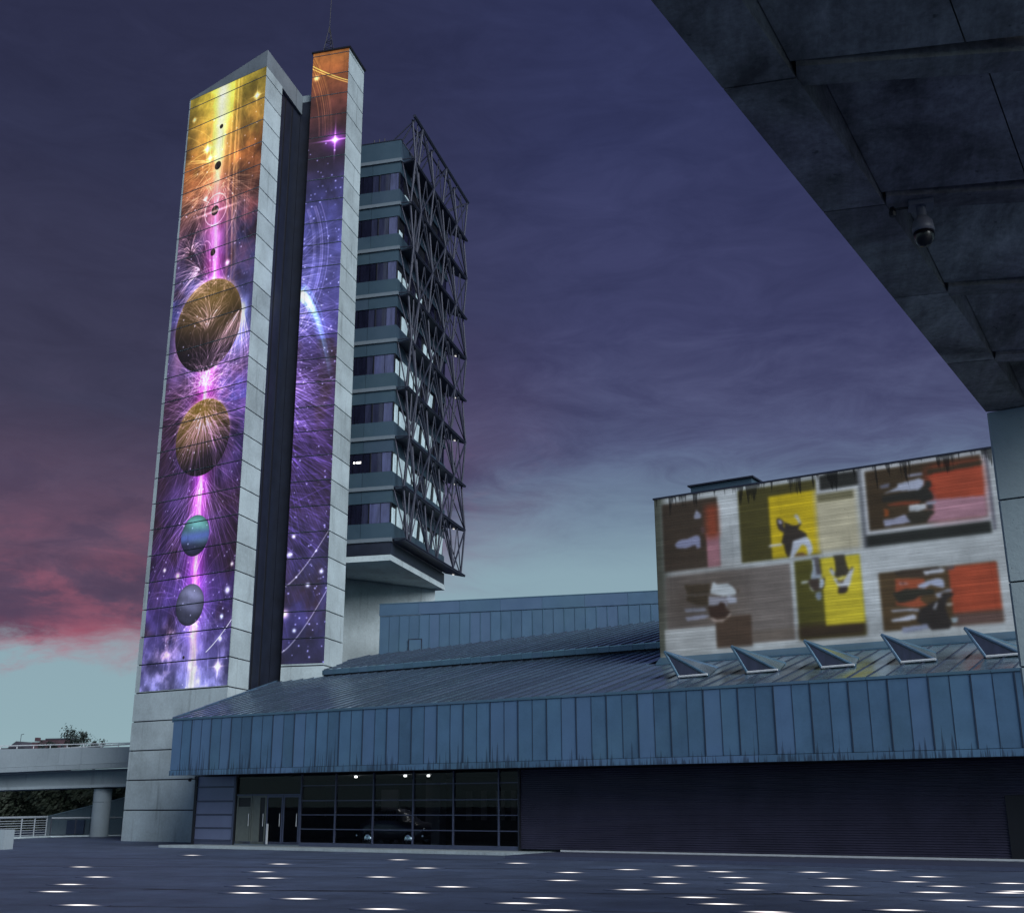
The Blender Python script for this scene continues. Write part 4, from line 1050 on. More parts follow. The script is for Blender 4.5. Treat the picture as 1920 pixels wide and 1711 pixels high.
# bottom slab and dark base band
MB().box(-31.0, XR+.02, YF-.02, YB, 15.26, ZL[0]-.02).build('base_band', M['dark_clad'], block)
sl = [(-31.0, YF-.06), (XR+.06, YF-.06), (XR+.06, YB+.05), (-31.0, YB+.05)]
MB().prism(sl, 14.92, 15.25).build('floor_slab', M['concrete'], block)
MB().prism([(-31, 64.6), (-28.0, 64.4), (-23.45, 70.0), (-31, 70)], 6.0, 14.91).build('stem_wall', M['concrete'], block)
xs = [-26.4, -25.5, -24.85, -24.37, -23.68, XR-.04]
pk = ['win_dark', 'win_dark', 'win_mid', 'win_mid', 'win_curtain']
def shared(cache, key, maker):
    if key not in cache: cache[key] = maker()
    return cache[key]
meshes = {}
GLOWH = [1, 1, 1, 1, .85, .55, .35, .16, 0]
for k, z in enumerate(ZL):
    # ledge (pale line) then lower spandrel, windows, upper spandrel
    link('ledge', shared(meshes, 'ledge', lambda: mk('ledge', *(lambda q: (q.v, q.f))(MB().box(-31, XR+.10, YF-.10, YF+.05, 0, .22)), M['ledge'])), block, (0, 0, z))
    top = (k == 8)
    if top:
        continue
    for (xa, xb) in ((-26.6, -24.86), (-24.84, XR)):
        link('spandrel_panel', shared(meshes, ('sl', xa), lambda: mk('spandrel_panel', *(lambda q: (q.v, q.f))(MB().box(xa, xb, YF, YF+.1, .24, 1.12)), M['teal'])), block, (0, 0, z))
        link('spandrel_panel', shared(meshes, ('su', xa), lambda: mk('spandrel_panel', *(lambda q: (q.v, q.f))(MB().box(xa, xb, YF, YF+.1, 2.32, 3.05)), M['teal'])), block, (0, 0, z))
    for i in range(5):
        mname = pk[i]
        if i in (3,) and k in (0, 3): mname = 'win_curtain'
        if i == 2 and k in (1, 5): mname = 'win_dark'
        x0, x1 = xs[i]+.02, xs[i+1]-.02
        link('window_pane', shared(meshes, ('w', i, mname), lambda: mk('window_pane', *(lambda q: (q.v, q.f))(MB().box(x0, x1, YF+.05, YF+.08, 1.14, 2.30)), M[mname])), block, (0, 0, z))
    link('mullion', shared(meshes, 'mul', lambda: mk('mullion', *(lambda q: (q.v, q.f))(MB().box(-24.39, -24.34, YF+.0, YF+.1, 1.13, 2.31)), M['black'])), block, (0, 0, z))
    link('mullion', shared(meshes, 'mulc', lambda: mk('mullion', *(lambda q: (q.v, q.f))(MB().box(XR-.07, XR+.0, YF+.0, YF+.07, 1.13, 2.31)), M['black'])), block, (0, 0, z))
    # side: spandrels and added glowing panes standing in for sky seen through the block
    link('side_spandrel', shared(meshes, 'ss1', lambda: mk('side_spandrel', *(lambda q: (q.v, q.f))(MB().box(XR-.1, XR, YF+.102, YB, .24, 1.12)), M['teal'])), block, (0, 0, z))
    link('side_spandrel', shared(meshes, 'ss2', lambda: mk('side_spandrel', *(lambda q: (q.v, q.f))(MB().box(XR-.1, XR, YF+.102, YB, 2.32, 3.05)), M['teal'])), block, (0, 0, z))
    hgt = GLOWH[k]
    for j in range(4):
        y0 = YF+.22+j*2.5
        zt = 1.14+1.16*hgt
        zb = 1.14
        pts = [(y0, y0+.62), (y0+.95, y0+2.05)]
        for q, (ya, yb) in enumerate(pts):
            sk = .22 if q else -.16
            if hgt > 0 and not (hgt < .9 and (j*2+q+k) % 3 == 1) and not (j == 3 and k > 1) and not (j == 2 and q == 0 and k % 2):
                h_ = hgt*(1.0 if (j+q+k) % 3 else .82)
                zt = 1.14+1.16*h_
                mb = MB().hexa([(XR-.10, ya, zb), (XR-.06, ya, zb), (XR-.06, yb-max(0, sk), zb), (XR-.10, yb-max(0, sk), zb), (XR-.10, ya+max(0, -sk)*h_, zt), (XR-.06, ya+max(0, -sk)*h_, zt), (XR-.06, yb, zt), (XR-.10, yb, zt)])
                link('sky_glow_pane', mk('sky_glow_pane', mb.v, mb.f, M['sky_glow_pane']), block, (0, 0, z))
            else:
                link('window_pane', shared(meshes, ('sw', j, q), lambda: mk('window_pane', *(lambda qq: (qq.v, qq.f))(MB().box(XR-.10, XR-.06, ya, yb, 1.14, 2.3)), M['win_dark'])), block, (0, 0, z))
# attic band
MB().box(-26.6, XR, YF, YF+.1, ZL[8]+.24, 42.05).build('attic_panel', M['teal'], block)
MB().box(XR-.1, XR, YF+.102, YB, ZL[8]+.24, 42.05).build('attic_panel', M['teal'], block)
MB().box(-31, XR+.03, YF-.03, YB+.03, 42.06, 42.12).build('roof_edge', M['steel'], block)
for i in range(3):
    MB().tube((-24.2-.35*i, 60.7, 42.1), (-24.2-.35*i, 60.7, 42.45), .03, 6).build('roof_peg', M['black'], block)
lamp = MB().box(-25.2, -25.05, 60.51, 60.54, 0, .12)
for dx, ww in ((0, .26), (-.28, .10)):
    q = MB().box(-25.12+dx-ww/2, -25.12+dx+ww/2, YF+.03, YF+.045, ZL[1]+1.74, ZL[1]+1.84)
    q.build('window_light', M['light'], block)

# steel lattice: catwalk plates, chords and braces on the side
lat_y = [60.75, 62.0, 64.45, 67.0, 69.5, 72.0]
XO = -22.1
def node(j, k):
    """outer lattice node at bay line j, level k (9 = top chord)"""
    out = (j+k) % 2 == 0
    z = 43.55 if k == 9 else ZL[k]+.12
    return Vector((XO+(.0 if out else -.26), lat_y[j], z))
for k, z in enumerate(ZL):
    plate = [(XR+.02, YF+.35), (XO-.05, YF+.1), (XO, 71.6), (XO, 72.15), (XR+.02, 70.6)]
    link('catwalk', shared(meshes, 'cw', lambda: mk('catwalk', *(lambda q: (q.v, q.f))(MB().prism(plate, .02, .12)), M['steel'])), block, (0, 0, z))
    link('catwalk_edge', shared(meshes, 'cwe', lambda: mk('catwalk_edge', *(lambda q: (q.v, q.f))(MB().tube((XO-.05, YF+.1, .12), (XO, 72.1, .12), .055, 6)), M['steel'])), block, (0, 0, z))
    link('catwalk_bar', shared(meshes, 'cwb', lambda: mk('catwalk_bar', *(lambda q: (q.v, q.f))(MB().tube((XR, YF+.05, .16), (XO, YF+.1, .16), .04, 6)), M['steel'])), block, (0, 0, z))
    if k in (0, 1, 2, 3, 4, 5):
        q = MB().box(-22.60, -22.50, 70.9, 71.05, z-.03, z+.01)
        q.build('catwalk_light', M['dim_light'], block)
for k in range(9):
    for j in range(6):
        p, q = node(j, k), node(j, k+1)
        MB().tube(p, q, .068, 6).build('lattice_post', M['steel'], block)
        zt = 42.0 if k == 8 else ZL[k+1]+.05
        MB().tube((XR+.04, lat_y[j] if lat_y[j] < 70.4 else 70.35, zt), p, .045, 6).build('lattice_stay', M['steel'], block)
    for j in range(5):
        if (j+k) % 2 == 0:
            MB().tube(node(j, k), node(j+1, k+1), .06, 6).build('lattice_brace', M['steel'], block)
        else:
            MB().tube(node(j+1, k), node(j, k+1), .06, 6).build('lattice_brace', M['steel'], block)
        mid = (node(j, k+1)+node(j+1, k+1))/2
        MB().tube(node(j, k), mid, .036, 5).build('lattice_brace', M['steel'], block)
        MB().tube(node(j+1, k), mid, .036, 5).build('lattice_brace', M['steel'], block)
MB().tube((XO-.02, 60.45, 43.62), (XO, 72.2, 43.72), .11, 6).build('top_chord', M['steel'], block)
MB().tube((XO-.35, 60.9, 43.25), (XO-.3, 72.0, 43.35), .06, 6).build('lower_chord', M['steel'], block)
for j in range(6):
    MB().tube((XR-.1, min(lat_y[j]+.1, 70.3), 42.1), (XO, lat_y[j], 43.6), .045, 6).build('roof_strut', M['steel'], block)
    MB().tube((XR-.9, min(lat_y[j]+.1, 70.3), 42.1), (XO, lat_y[j], 43.6), .04, 6).build('roof_strut', M['steel'], block)

# ================================================================== CONCRETE WALL WITH THE SLIDES
WL, WN, WT = -19.38, 41.0, 13.36
wall = thing('slide_wall_hall', 'board-marked concrete block above the roof carrying blurred yellow and red slides', 'building', W(-12, 45, 0))
mb = MB().abox(WL, -3.0, WN, WN+11, 6.0, WT)
me = mk('concrete_wall', mb.v, mb.f, M['slides'])
set_uv(me, lambda co: ((Vector(co).dot(AX)-WL)/16.4, (co.z-6.2)/7.2), lambda pl: pl.normal.dot(-AN) > .9)
link('concrete_wall', me, wall)
MB().abox(WL-.04, -2.9, WN-.05, WN+11, WT+.004, WT+.07).build('coping', M['steel'], wall)
MB().abox(-18.2, -15.6, WN+1.0, WN+2.5, WT+.08, 13.95).build('roof_unit', M['teal'], wall)
MB().abox(-18.3, -15.5, WN+.9, WN+2.6, 13.96, 14.02).build('roof_unit_cap', M['steel'], wall)

# ================================================================== LOW HALL
hall = thing('museum_hall', 'long low hall with blue zinc fascia, sloping seamed roof and dark glazed front', 'building', W(-22, 40, 0))
FN, GN = 34.4, 36.3
ZB, ZT = 2.87, 5.20
PIT = 0.575
A0 = -38.98
A1 = 5.0
NP = int((A1-A0)/PIT)
SLOPE = 0.25
def rz(n):
    return ZT+SLOPE*(n-FN)
mb = MB().abox(.006, PIT-.006, 0, .03, 3.09, 5.11)
pm = mk('cladding_panel', mb.v, mb.f, M['zinc'])
rm1 = mk('seam_rib', *(lambda q: (q.v, q.f))(MB().abox(-.016, .016, -.024, .0, 3.09, 5.11)), M['seam'])
rm2 = mk('seam_rib', *(lambda q: (q.v, q.f))(MB().abox(-.008, .008, -.012, .0, 3.09, 5.11)), M['seam'])
for i in range(NP):
    b0 = W(A0+i*PIT, FN)
    link('cladding_panel', pm, hall, b0)
    if i:
        link('seam_rib', rm1 if i % 2 == 0 else rm2, hall, b0)
# drip edge below and gutter strip above, in lengths
for i in range(0, NP, 3):
    a, b = A0-.02+i*PIT, A0-.02+min(i+3, NP)*PIT-.012
    MB().abox(a, b, FN-.018, FN+.05, ZB, 3.075).build('drip_edge', M['zinc'], hall)
    MB().abox(a, b, FN-.035, FN+.06, 5.12, ZT+.005).build('gutter_edge', M['zinc_edge'], hall)
# backing: end return, soffit, ceiling void
MB().abox(A0-.02, A1, FN+.06, GN+2, ZB+.03, 5.0).build('fascia_backing', M['soffit'], hall)
MB().hexa([W(A0, FN+.05, 4.95), W(A1, FN+.05, 4.95), W(A1, WN, rz(WN)-.2), W(A0-2.7, WN, rz(WN)-.2), W(A0, FN+.05, 5.1), W(A1, FN+.05, 5.1), W(A1, WN, rz(WN)-.05), W(A0-2.7, WN, rz(WN)-.05)]).build('roof_deck', M['soffit'], hall)
MB().hexa([W(A0-2.7, WN+.01, rz(WN)-.3), W(WL-.05, WN+.01, rz(WN)-.3), W(WL-.05, 46, rz(46)-.3), W(-43.5, 46, rz(46)-.3), W(A0-2.7, WN+.01, rz(WN)-.05), W(WL-.05, WN+.01, rz(WN)-.05), W(WL-.05, 46, rz(46)-.05), W(-43.5, 46, rz(46)-.05)]).build('roof_deck', M['soffit'], hall)
# roof sheets with a standing seam each
def roof_sheet(a0, a1, n0a, n0b, n1, zf, seam=.034, par=hall, mat='zinc_roof'):
    mb = MB()
    mb.hexa([W(a0, n0a, zf(n0a)-.02), W(a1, n0b, zf(n0b)-.02), W(a1, n1, zf(n1)-.02), W(a0, n1, zf(n1)-.02),
             W(a0, n0a, zf(n0a)), W(a1, n0b, zf(n0b)), W(a1, n1, zf(n1)), W(a0, n1, zf(n1))])
    s = .017
    mb.hexa([W(a0-s, n0a, zf(n0a)-.01), W(a0+s, n0a, zf(n0a)-.01), W(a0+s, n1, zf(n1)-.01), W(a0-s, n1, zf(n1)-.01),
             W(a0-s*.6, n0a, zf(n0a)+seam), W(a0+s*.6, n0a, zf(n0a)+seam), W(a0+s*.6, n1, zf(n1)+seam), W(a0-s*.6, n1, zf(n1)+seam)])
    o = mb.build('roof_sheet', [M[mat], M['roof_seam']], par)
    for pl_ in o.data.polygons:
        if max(pl_.vertices) >= 8: pl_.material_index = 1
    return o
def verge(a):
    return FN if a >= A0 else FN+(A0-a)*(11.1/4.65)
for i in range(-8, NP):
    a0, a1 = A0+i*PIT, A0+(i+1)*PIT-.004
    top_n = 45.82 if a1 < WL-.1 else (WN-.01)
    if a0 < WL-.1 < a1:
        a1 = WL-.11
    n0a, n0b = verge(a0), verge(a1)
    if n0a >= top_n - .2: continue
    roof_sheet(a0, a1, n0a-.03, n0b-.03, top_n, rz)
    if i < 0: continue
# verge flashing on the tower end
vp = [W(A0-.03, FN-.03, rz(FN)+.03)]
MB().hexa([W(A0-.10, FN, rz(FN)-.16), W(A0+.02, FN, rz(FN)-.16), W(-43.66+.02, 45.5, rz(45.5)-.16), W(-43.66-.1, 45.5, rz(45.5)-.16), W(A0-.10, FN, rz(FN)+.06), W(A0+.02, FN, rz(FN)+.06), W(-43.66+.02, 45.5, rz(45.5)+.06), W(-43.66-.1, 45.5, rz(45.5)+.06)]).build('verge_flashing', M['zinc_edge'], hall)
# wall flashing under the slides
MB().hexa([W(WL, WN-.45, rz(WN-.45)+.01), W(A1, WN-.45, rz(WN-.45)+.01), W(A1, WN-.02, rz(WN)+.01), W(WL, WN-.02, rz(WN)+.01), W(WL, WN-.45, rz(WN-.45)+.06), W(A1, WN-.45, rz(WN-.45)+.06), W(A1, WN-.02, rz(WN)+.22), W(WL, WN-.02, rz(WN)+.22)]).build('wall_flashing', M['zinc_edge'], hall)

# upper roof behind, one step higher
UN = 45.8
def uz(n):
    return 8.40+0.25*(n-UN)
UA0, UA1 = -41.3, WL-.12
nst = int((UA1-UA0)/PIT)
def uverge(a):
    y = (-23.98-a)/.3072
    return max(UN-.12, -7.74+.9517*y)
for i in range(-5, nst+1):
    a0, a1 = UA0+i*PIT, min(UA0+(i+1)*PIT-.004, UA1)
    n1 = (62.0+.3071*a0)/.9517 - .02
    if uverge(a0) > n1-.3: continue
    roof_sheet(a0, a1, uverge(a0), uverge(a1), n1, uz, .04)
    if i < 0: continue
    MB().abox(a0+.004, a1, UN-.14, UN-.09, rz(UN)+.06, uz(UN-.12)-.025).build('step_fascia', M['zinc_edge'], hall)
MB().hexa([W(UA0, UN-.05, rz(UN)-.2), W(UA1, UN-.05, rz(UN)-.2), W(UA1, 55.5, uz(55.5)-.3), W(UA0, 51.5, uz(51.5)-.3), W(UA0, UN-.05, uz(UN)-.06), W(UA1, UN-.05, uz(UN)-.06), W(UA1, 55.5, uz(55.5)-.06), W(UA0, 51.5, uz(51.5)-.06)]).build('roof_deck', M['soffit'], hall)
# tall zinc wall at the back
BX0, BX1, BY = -24.05, -5.0, 62.0
mb = MB().box(.006, .594, 0, .04, 8.9, 12.0)
bm_ = mk('back_wall_panel', mb.v, mb.f, M['zinc_wall'])
rb = mk('seam_rib', *(lambda q: (q.v, q.f))(MB().box(-.016, .016, -.03, 0, 8.9, 12.0)), M['zinc_edge'])
for i in range(int((BX1-BX0)/.6)):
    link('back_wall_panel', bm_, hall, (BX0+.6*i, BY, 0))
    link('seam_rib', rb, hall, (BX0+.6*i, BY, 0))
for i in range(8):
    MB().box(BX0-.05+2.4*i, BX0-.06+2.4*(i+1), BY-.05, BY+.1, 12.02, 12.68).build('parapet_band', M['zinc_wall'], hall)
MB().box(-21.5, BX1, BY+.05, BY+9, 7.5, 12.6).build('back_volume', M['soffit'], hall)
MB().box(BX0-.06, BX1, BY-.07, BY+.2, 12.685, 12.73).build('parapet_cap', M['zinc_edge'], hall)
hatch = MB().box(-22.25, -21.53, BY-.06, BY-.01, 9.98, 10.6).build('wall_hatch', M['zinc_wall'], hall)
hf = MB()
hf.box(-22.30, -21.48, BY-.075, BY-.062, 10.60, 10.64).box(-22.30, -21.48, BY-.075, BY-.062, 9.94, 9.98).box(-22.30, -22.25, BY-.075, BY-.062, 9.98, 10.6).box(-21.53, -21.48, BY-.075, BY-.062, 9.98, 10.6)
hf.build('hatch_frame', M['steel'], hatch)

# skylights: five leaning glazed triangles on the roof
for si, sa in enumerate((-16.62, -14.16, -11.66, -9.18, -6.70)):
    nn = 36.6
    b1 = W(sa, nn, rz(nn)+.02); b2 = W(sa+1.05, nn+.08, rz(nn+.08)+.02)
    ap = W(sa-.52, nn, rz(nn)+.95); bk = W(sa+.62, nn+1.95, rz(nn+1.95)+.02)
    sk = D.objects.new('skylight', None)
    COL.objects.link(sk); sk.parent = hall
    body = MB().add([b1, b2, bk, ap], [(0, 1, 2), (1, 3, 2), (0, 2, 3)])
    sk.location = b1-wloc(hall)
    body.build('hood', M['zinc_roof'], sk)
    inner = [v.lerp((b1+b2+ap)/3, .16)-AN*.01 for v in (b1, b2, ap)]
    MB().add(inner+[v+AN*.02 for v in inner], [(0, 1, 2), (5, 4, 3), (0, 3, 4, 1), (1, 4, 5, 2), (2, 5, 3, 0)]).build('glazing', M['win_mid'], sk)
    MB().tube(b1-AN*.07+Vector((0, 0, .03)), b2-AN*.14+Vector((0, 0, .03)), .04, 6).build('sill', M['white_metal'], sk)
    e = MB().tube(ap, b2-AN*.01, .045, 6).tube(ap, b1-AN*.01, .045, 6)
    e.build('hood_edge', M['zinc_edge'], sk)
    MB().tube(ap, bk, .035, 6).build('ridge', M['zinc_edge'], sk)

# ---- ground-floor front: spandrel bay, doors, glazing, corrugated wall
PZ = 0.10
def frame_h(a0, a1, z, mat='steel_frame', hh=.035, dep=.05):
    MB().abox(a0, a1, GN-dep, GN+.03, z-hh/2, z+hh/2).build('transom', M[mat], hall)
def frame_v(a, z0, z1, wd=.06, mat='steel_frame', dep=.06):
    MB().abox(a-wd/2, a+wd/2, GN-dep, GN+.04, z0, z1).build('mullion', M[mat], hall)
rows = [.27, .76, 1.30, 1.84, 2.42, 2.88]
for r_ in range(5):       # opaque panels next to the tower
    MB().abox(-39.28, -37.12, GN-.01, GN+.04, rows[r_]+.03, rows[r_+1]-.03).build('spandrel_panel', M['spandrel'], hall)
    frame_h(-39.3, -37.1, rows[r_])
frame_v(-39.33, PZ, 2.88, .1, 'black'); frame_v(-37.02, PZ, 2.88, .1, 'steel_frame')
MB().abox(-39.3, -22.9, GN-.02, GN+.05, PZ, .25).build('plinth', M['steel_frame'], hall)
# glazed bays
cols = [-33.28, -31.46, -29.55, -27.62, -25.76, -23.76, -22.9]
for i in range(6):
    for r_ in range(5):
        MB().abox(cols[i]+.03, cols[i+1]-.03, GN, GN+.012, rows[r_]+.02, rows[r_+1]-.02).build('glass_pane', M['glass'], hall)
for a in cols:
    frame_v(a, .25, 2.88, .055)
for z in rows[1:5]:
    frame_h(cols[0]+.03, cols[-1]-.03, z)
# entrance: four leaves under a dark transom
frame_v(-36.93, PZ, 2.88, .07, 'black')
MB().abox(-36.88, -33.32, GN+.01, GN+.025, 2.12, 2.86).build('transom_glass', M['glass'], hall)
MB().abox(-36.88, -33.32, GN-.04, GN+.03, 2.06, 2.11).build('door_head', M['steel_frame'], hall)
leafs = [(-36.86, -36.02, 'door_panel'), (-35.98, -35.20, 'door_panel'), (-35.16, -34.28, None), (-34.24, -33.36, None)]
for i, (a, b, pan) in enumerate(leafs):
    dr = D.objects.new('entrance_door', None); COL.objects.link(dr); dr.parent = hall
    dr.location = W(a, GN, PZ)-wloc(hall)
    fr = MB().abox(a, a+.06, GN-.02, GN+.03, .16, 2.05).abox(b-.06, b, GN-.02, GN+.03, .16, 2.05).abox(a+.06, b-.06, GN-.02, GN+.03, 1.98, 2.05).abox(a+.06, b-.06, GN-.02, GN+.03, .16, .24)
    fr.build('door_frame', M['steel_frame'] if not pan else M['door_panel'], dr)
    if pan:
        cut = a+.06+(b-a-.12)*(.95 if i == 0 else .55)
        MB().abox(a+.06, cut, GN+.0, GN+.02, .24, 1.62 if i == 0 else 1.98).build('door_sheet', M[pan], dr)
        MB().abox(a+.06, b-.06, GN+.022, GN+.03, .24, 1.98).build('door_glass', M['black'], dr)
    else:
        MB().abox(a+.06, b-.06, GN, GN+.012, .24, 1.98).build('door_glass', M['glass'], dr)
    MB().tube(W(b-.10, GN-.06, .85), W(b-.10, GN-.06, 1.35), .014, 6).build('handle', M['white_metal'], dr)
MB().abox(-35.05, -34.98, GN-.10, GN-.05, .16, .95).build('door_post', M['white_metal'], hall)
MB().abox(-36.9, -33.3, GN-.03, GN+.04, PZ+.002, .155).build('door_sill', M['ledge'], hall)
# corrugated wall: one folded sheet
prof = []
nrib = 38
z0c, z1c = .16, 2.87
st = (z1c-z0c)/nrib
for i in range(nrib):
    z = z0c+i*st
    prof += [(0, z), (-.028, z+st*.28), (-.028, z+st*.55), (0, z+st*.83)]
prof.append((0, z1c))
mb = MB()
vs, fs = [], []
for (dn, z) in prof:
    vs += [W(-22.86, GN+.02+dn, z), W(A1, GN+.02+dn, z)]
for i in range(len(prof)-1):
    fs.append((2*i, 2*i+1, 2*i+3, 2*i+2))
cw_ = obj('corrugated_wall', vs, fs, M['corrugated'], hall)
frame_v(-22.88, PZ, 2.88, .07, 'black')
MB().abox(-6.6, -4.2, GN-.04, GN-.02, .14, 1.87).build('side_door', M['black'], hall)
MB().abox(-21.2, A1, GN-.07, GN-.012, .105, .16).build('wall_base_strip', M['white_metal'], hall)
MB().abox(-39.6, A1, GN+.06, GN+.3, 2.8, 2.88).build('head_beam', M['soffit'], hall)
# inside the lobby
MB().abox(-39.5, -22.7, GN+.2, GN+8.5, .02, .12).build('lobby_floor', M['interior'], hall)
MB().abox(-39.5, -22.7, GN+8.5, GN+8.7, .12, 2.9).build('lobby_back_wall', M['interior'], hall)
MB().abox(-22.85, -22.7, GN+.1, GN+8.5, .12, 2.9).build('lobby_end_wall', M['interior'], hall)
MB().abox(-39.6, -39.5, GN+.1, GN+8.7, .02, 2.9).build('lobby_end_wall', M['interior'], hall)
MB().abox(-39.5, -22.7, GN+.32, GN+8.5, 2.84, 2.9).build('lobby_ceiling', M['interior'], hall)
MB().abox(-27.05, -26.65, GN+.35, GN+.75, .12, 2.84).build('lobby_column', M['interior_pale'], hall)
MB().abox(-31.9, -30.9, GN+6.5, GN+6.6, .12, 2.7).build('lobby_partition', M['interior_pale'], hall)
MB().abox(-33.2, -32.3, GN+5.0, GN+5.1, .12, 2.3).build('lobby_partition', M['interior_pale'], hall)
for a, n, ww in ((-31.9, GN+7.8, .16), (-30.9, GN+8.2, .3), (-30.1, GN+8.2, .3), (-29.3, GN+8.2, .45), (-28.5, GN+8.2, .25)):
    MB().abox(a, a+ww, n, n+.05, 1.0, 2.25).build('lobby_window', M['interior_pale'], hall)
for a, n in ((-32.5, GN+2.4), (-29.9, GN+2.4), (-29.1, GN+2.9)):
    q = MB().abox(a-.04, a+.04, n-.04, n+.04, 2.76, 2.83)
    q.build('ceiling_light', M['bright_light'], hall)
# outside lamp on the corner
fx = MB().tube(W(-39.5, GN-.25, 2.80), W(-39.3, GN-.05, 2.72), .02, 6).lathe(W(-39.52, GN-.28, 2.66), [(.03, .0), (.07, .02), (.07, .10), (.03, .14)], 10)
fx.build('corner_spotlight', M['black'], hall)

# entrance platform and dark step
pf = MB().prism([(W(-39.9, 34.92).x, W(-39.9, 34.92).y), (W(-21.4, 34.92).x, W(-21.4, 34.92).y), (W(-21.4, GN-.02).x, W(-21.4, GN-.02).y), (W(-38.9, GN-.02).x, W(-38.9, GN-.02).y)], .004, PZ)
o = pf.build('entrance_pavement', M['concrete']); tag(o, kind='structure')
o = MB().abox(-21.38, A1, 33.0, GN-.02, .004, .10).build('wall_kerb', M['steel_frame']); tag(o, kind='structure')

# ---- old car behind the glass
car = thing('vintage_car', 'small rounded vintage saloon car parked inside behind the lobby glass', 'car', W(-29.6, GN+1.6, .12))
def car_body():
    cz = .12
    secs = []   # stations along A: (a, floor z, belt z, roof z, half width)
    st_ = [(-1.60, .34, .62, .62, .42), (-1.50, .26, .80, .80, .58), (-1.15, .24, .90, .98, .66), (-.85, .24, .92, 1.28, .68), (-.35, .24, .93, 1.42, .69), (.15, .24, .93, 1.40, .69), (.45, .24, .92, 1.22, .68), (.70, .24, .90, .95, .66), (1.15, .25, .84, .86, .62), (1.45, .28, .72, .72, .55), (1.58, .36, .58, .58, .42)]
    vs, fs = [], []
    for (a, zf, zb, zr, hw) in st_:
        ring = [(-hw*.86, zf), (-hw, zf+.15), (-hw, (zf+zb)/2+.05), (-hw*.97, zb), (-hw*.78, (zb+zr)/2+.02*(zr > zb)), (-hw*.62, zr-.04*(zr > zb)), (-hw*.3, zr), (hw*.3, zr), (hw*.62, zr-.04*(zr > zb)), (hw*.78, (zb+zr)/2+.02*(zr > zb)), (hw*.97, zb), (hw, (zf+zb)/2+.05), (hw, zf+.15), (hw*.86, zf)]
        vs += [W(-29.55+a, GN+1.6+y, cz+z) for y, z in ring]
    n = 14
    for i in range(len(st_)-1):
        for j in range(n):
            fs.append((i*n+j, i*n+(j+1) % n, (i+1)*n+(j+1) % n, (i+1)*n+j))
    fs.append(tuple(range(n))); fs.append(tuple((len(st_)-1)*n+i for i in range(n)))
    o = obj('body', vs, fs, M['car_paint'], car)
    for p in o.data.polygons: p.use_smooth = True
car_body()
for a in (-1.0, 1.0):
    for n in (GN+.98, GN+2.22):
        wh = D.objects.new('wheel', None); COL.objects.link(wh); wh.parent = car
        wh.location = W(-29.55+a, n, .4)-wloc(car)
        MB().lathe(W(-29.55+a, n-.07, .40), [(.2, 0), (.28, .02), (.28, .12), (.2, .14)], 18, tuple(AN)).build('tyre', M['rubber'], wh)
        MB().lathe(W(-29.55+a, n-.09, .40), [(.05, -.01), (.16, .01), (.18, .03), (.18, .14)], 18, tuple(AN)).build('hubcap', M['chrome'], wh)
for a0, a1, s0, s1 in ((-.78, -.18, .06, 0), (-.12, .46, 0, .22)):
    q = [W(-29.55+a0, GN+1.6-.69, .12+.96), W(-29.55+a1, GN+1.6-.69, .12+.96), W(-29.55+a1-s1, GN+1.6-.565, .12+1.32), W(-29.55+a0+s0, GN+1.6-.565, .12+1.32)]
    MB().add(q+[v+AN*.03 for v in q], [(0, 1, 2, 3), (7, 6, 5, 4), (0, 4, 5, 1), (1, 5, 6, 2), (2, 6, 7, 3), (3, 7, 4, 0)]).build('side_window', M['win_dark'], car)
for a, z in ((1.5, .62),):
    for n in (-.36, .36):
        MB().lathe(W(-29.55+a, GN+1.6+n, .12+z), [(.05, 0), (.09, .03), (.09, .08), (.03, .10)], 12, tuple(AX)).build('headlight', M['chrome'], car)
MB().tube(W(-29.55+1.62, GN+1.0, .52), W(-29.55+1.62, GN+2.2, .52), .04, 6).build('bumper', M['chrome'], car)
MB().tube(W(-29.55-1.64, GN+1.0, .52), W(-29.55-1.64, GN+2.2, .52), .04, 6).build('bumper', M['chrome'], car)

# ================================================================== OVERHEAD CONCRETE CANOPY
can = thing('concrete_canopy', 'dark ribbed concrete canopy overhead resting on a pale pillar', 'canopy', (3.4, 17.0, 0))
CZ = 7.0
edge = [(-.76+.336*(y-6.74), y) for y in (-2.0, 17.3)]
inner = [(.10+.338*(y-7.66), y) for y in (-2.0, 17.3)]
def ipl(pl, y):
    for (x0, y0), (x1, y1) in zip(pl, pl[1:]):
        if y0 <= y <= y1:
            return x0+(x1-x0)*(y-y0)/(y1-y0)
    return pl[-1][0] if y > pl[-1][1] else pl[0][0]
CWID = 2.3      # width of the deck
beams = [16.62, 14.59, 12.33, 10.14, 7.92, 5.7, 3.5, 1.3, -.9]
ys = sorted(beams)
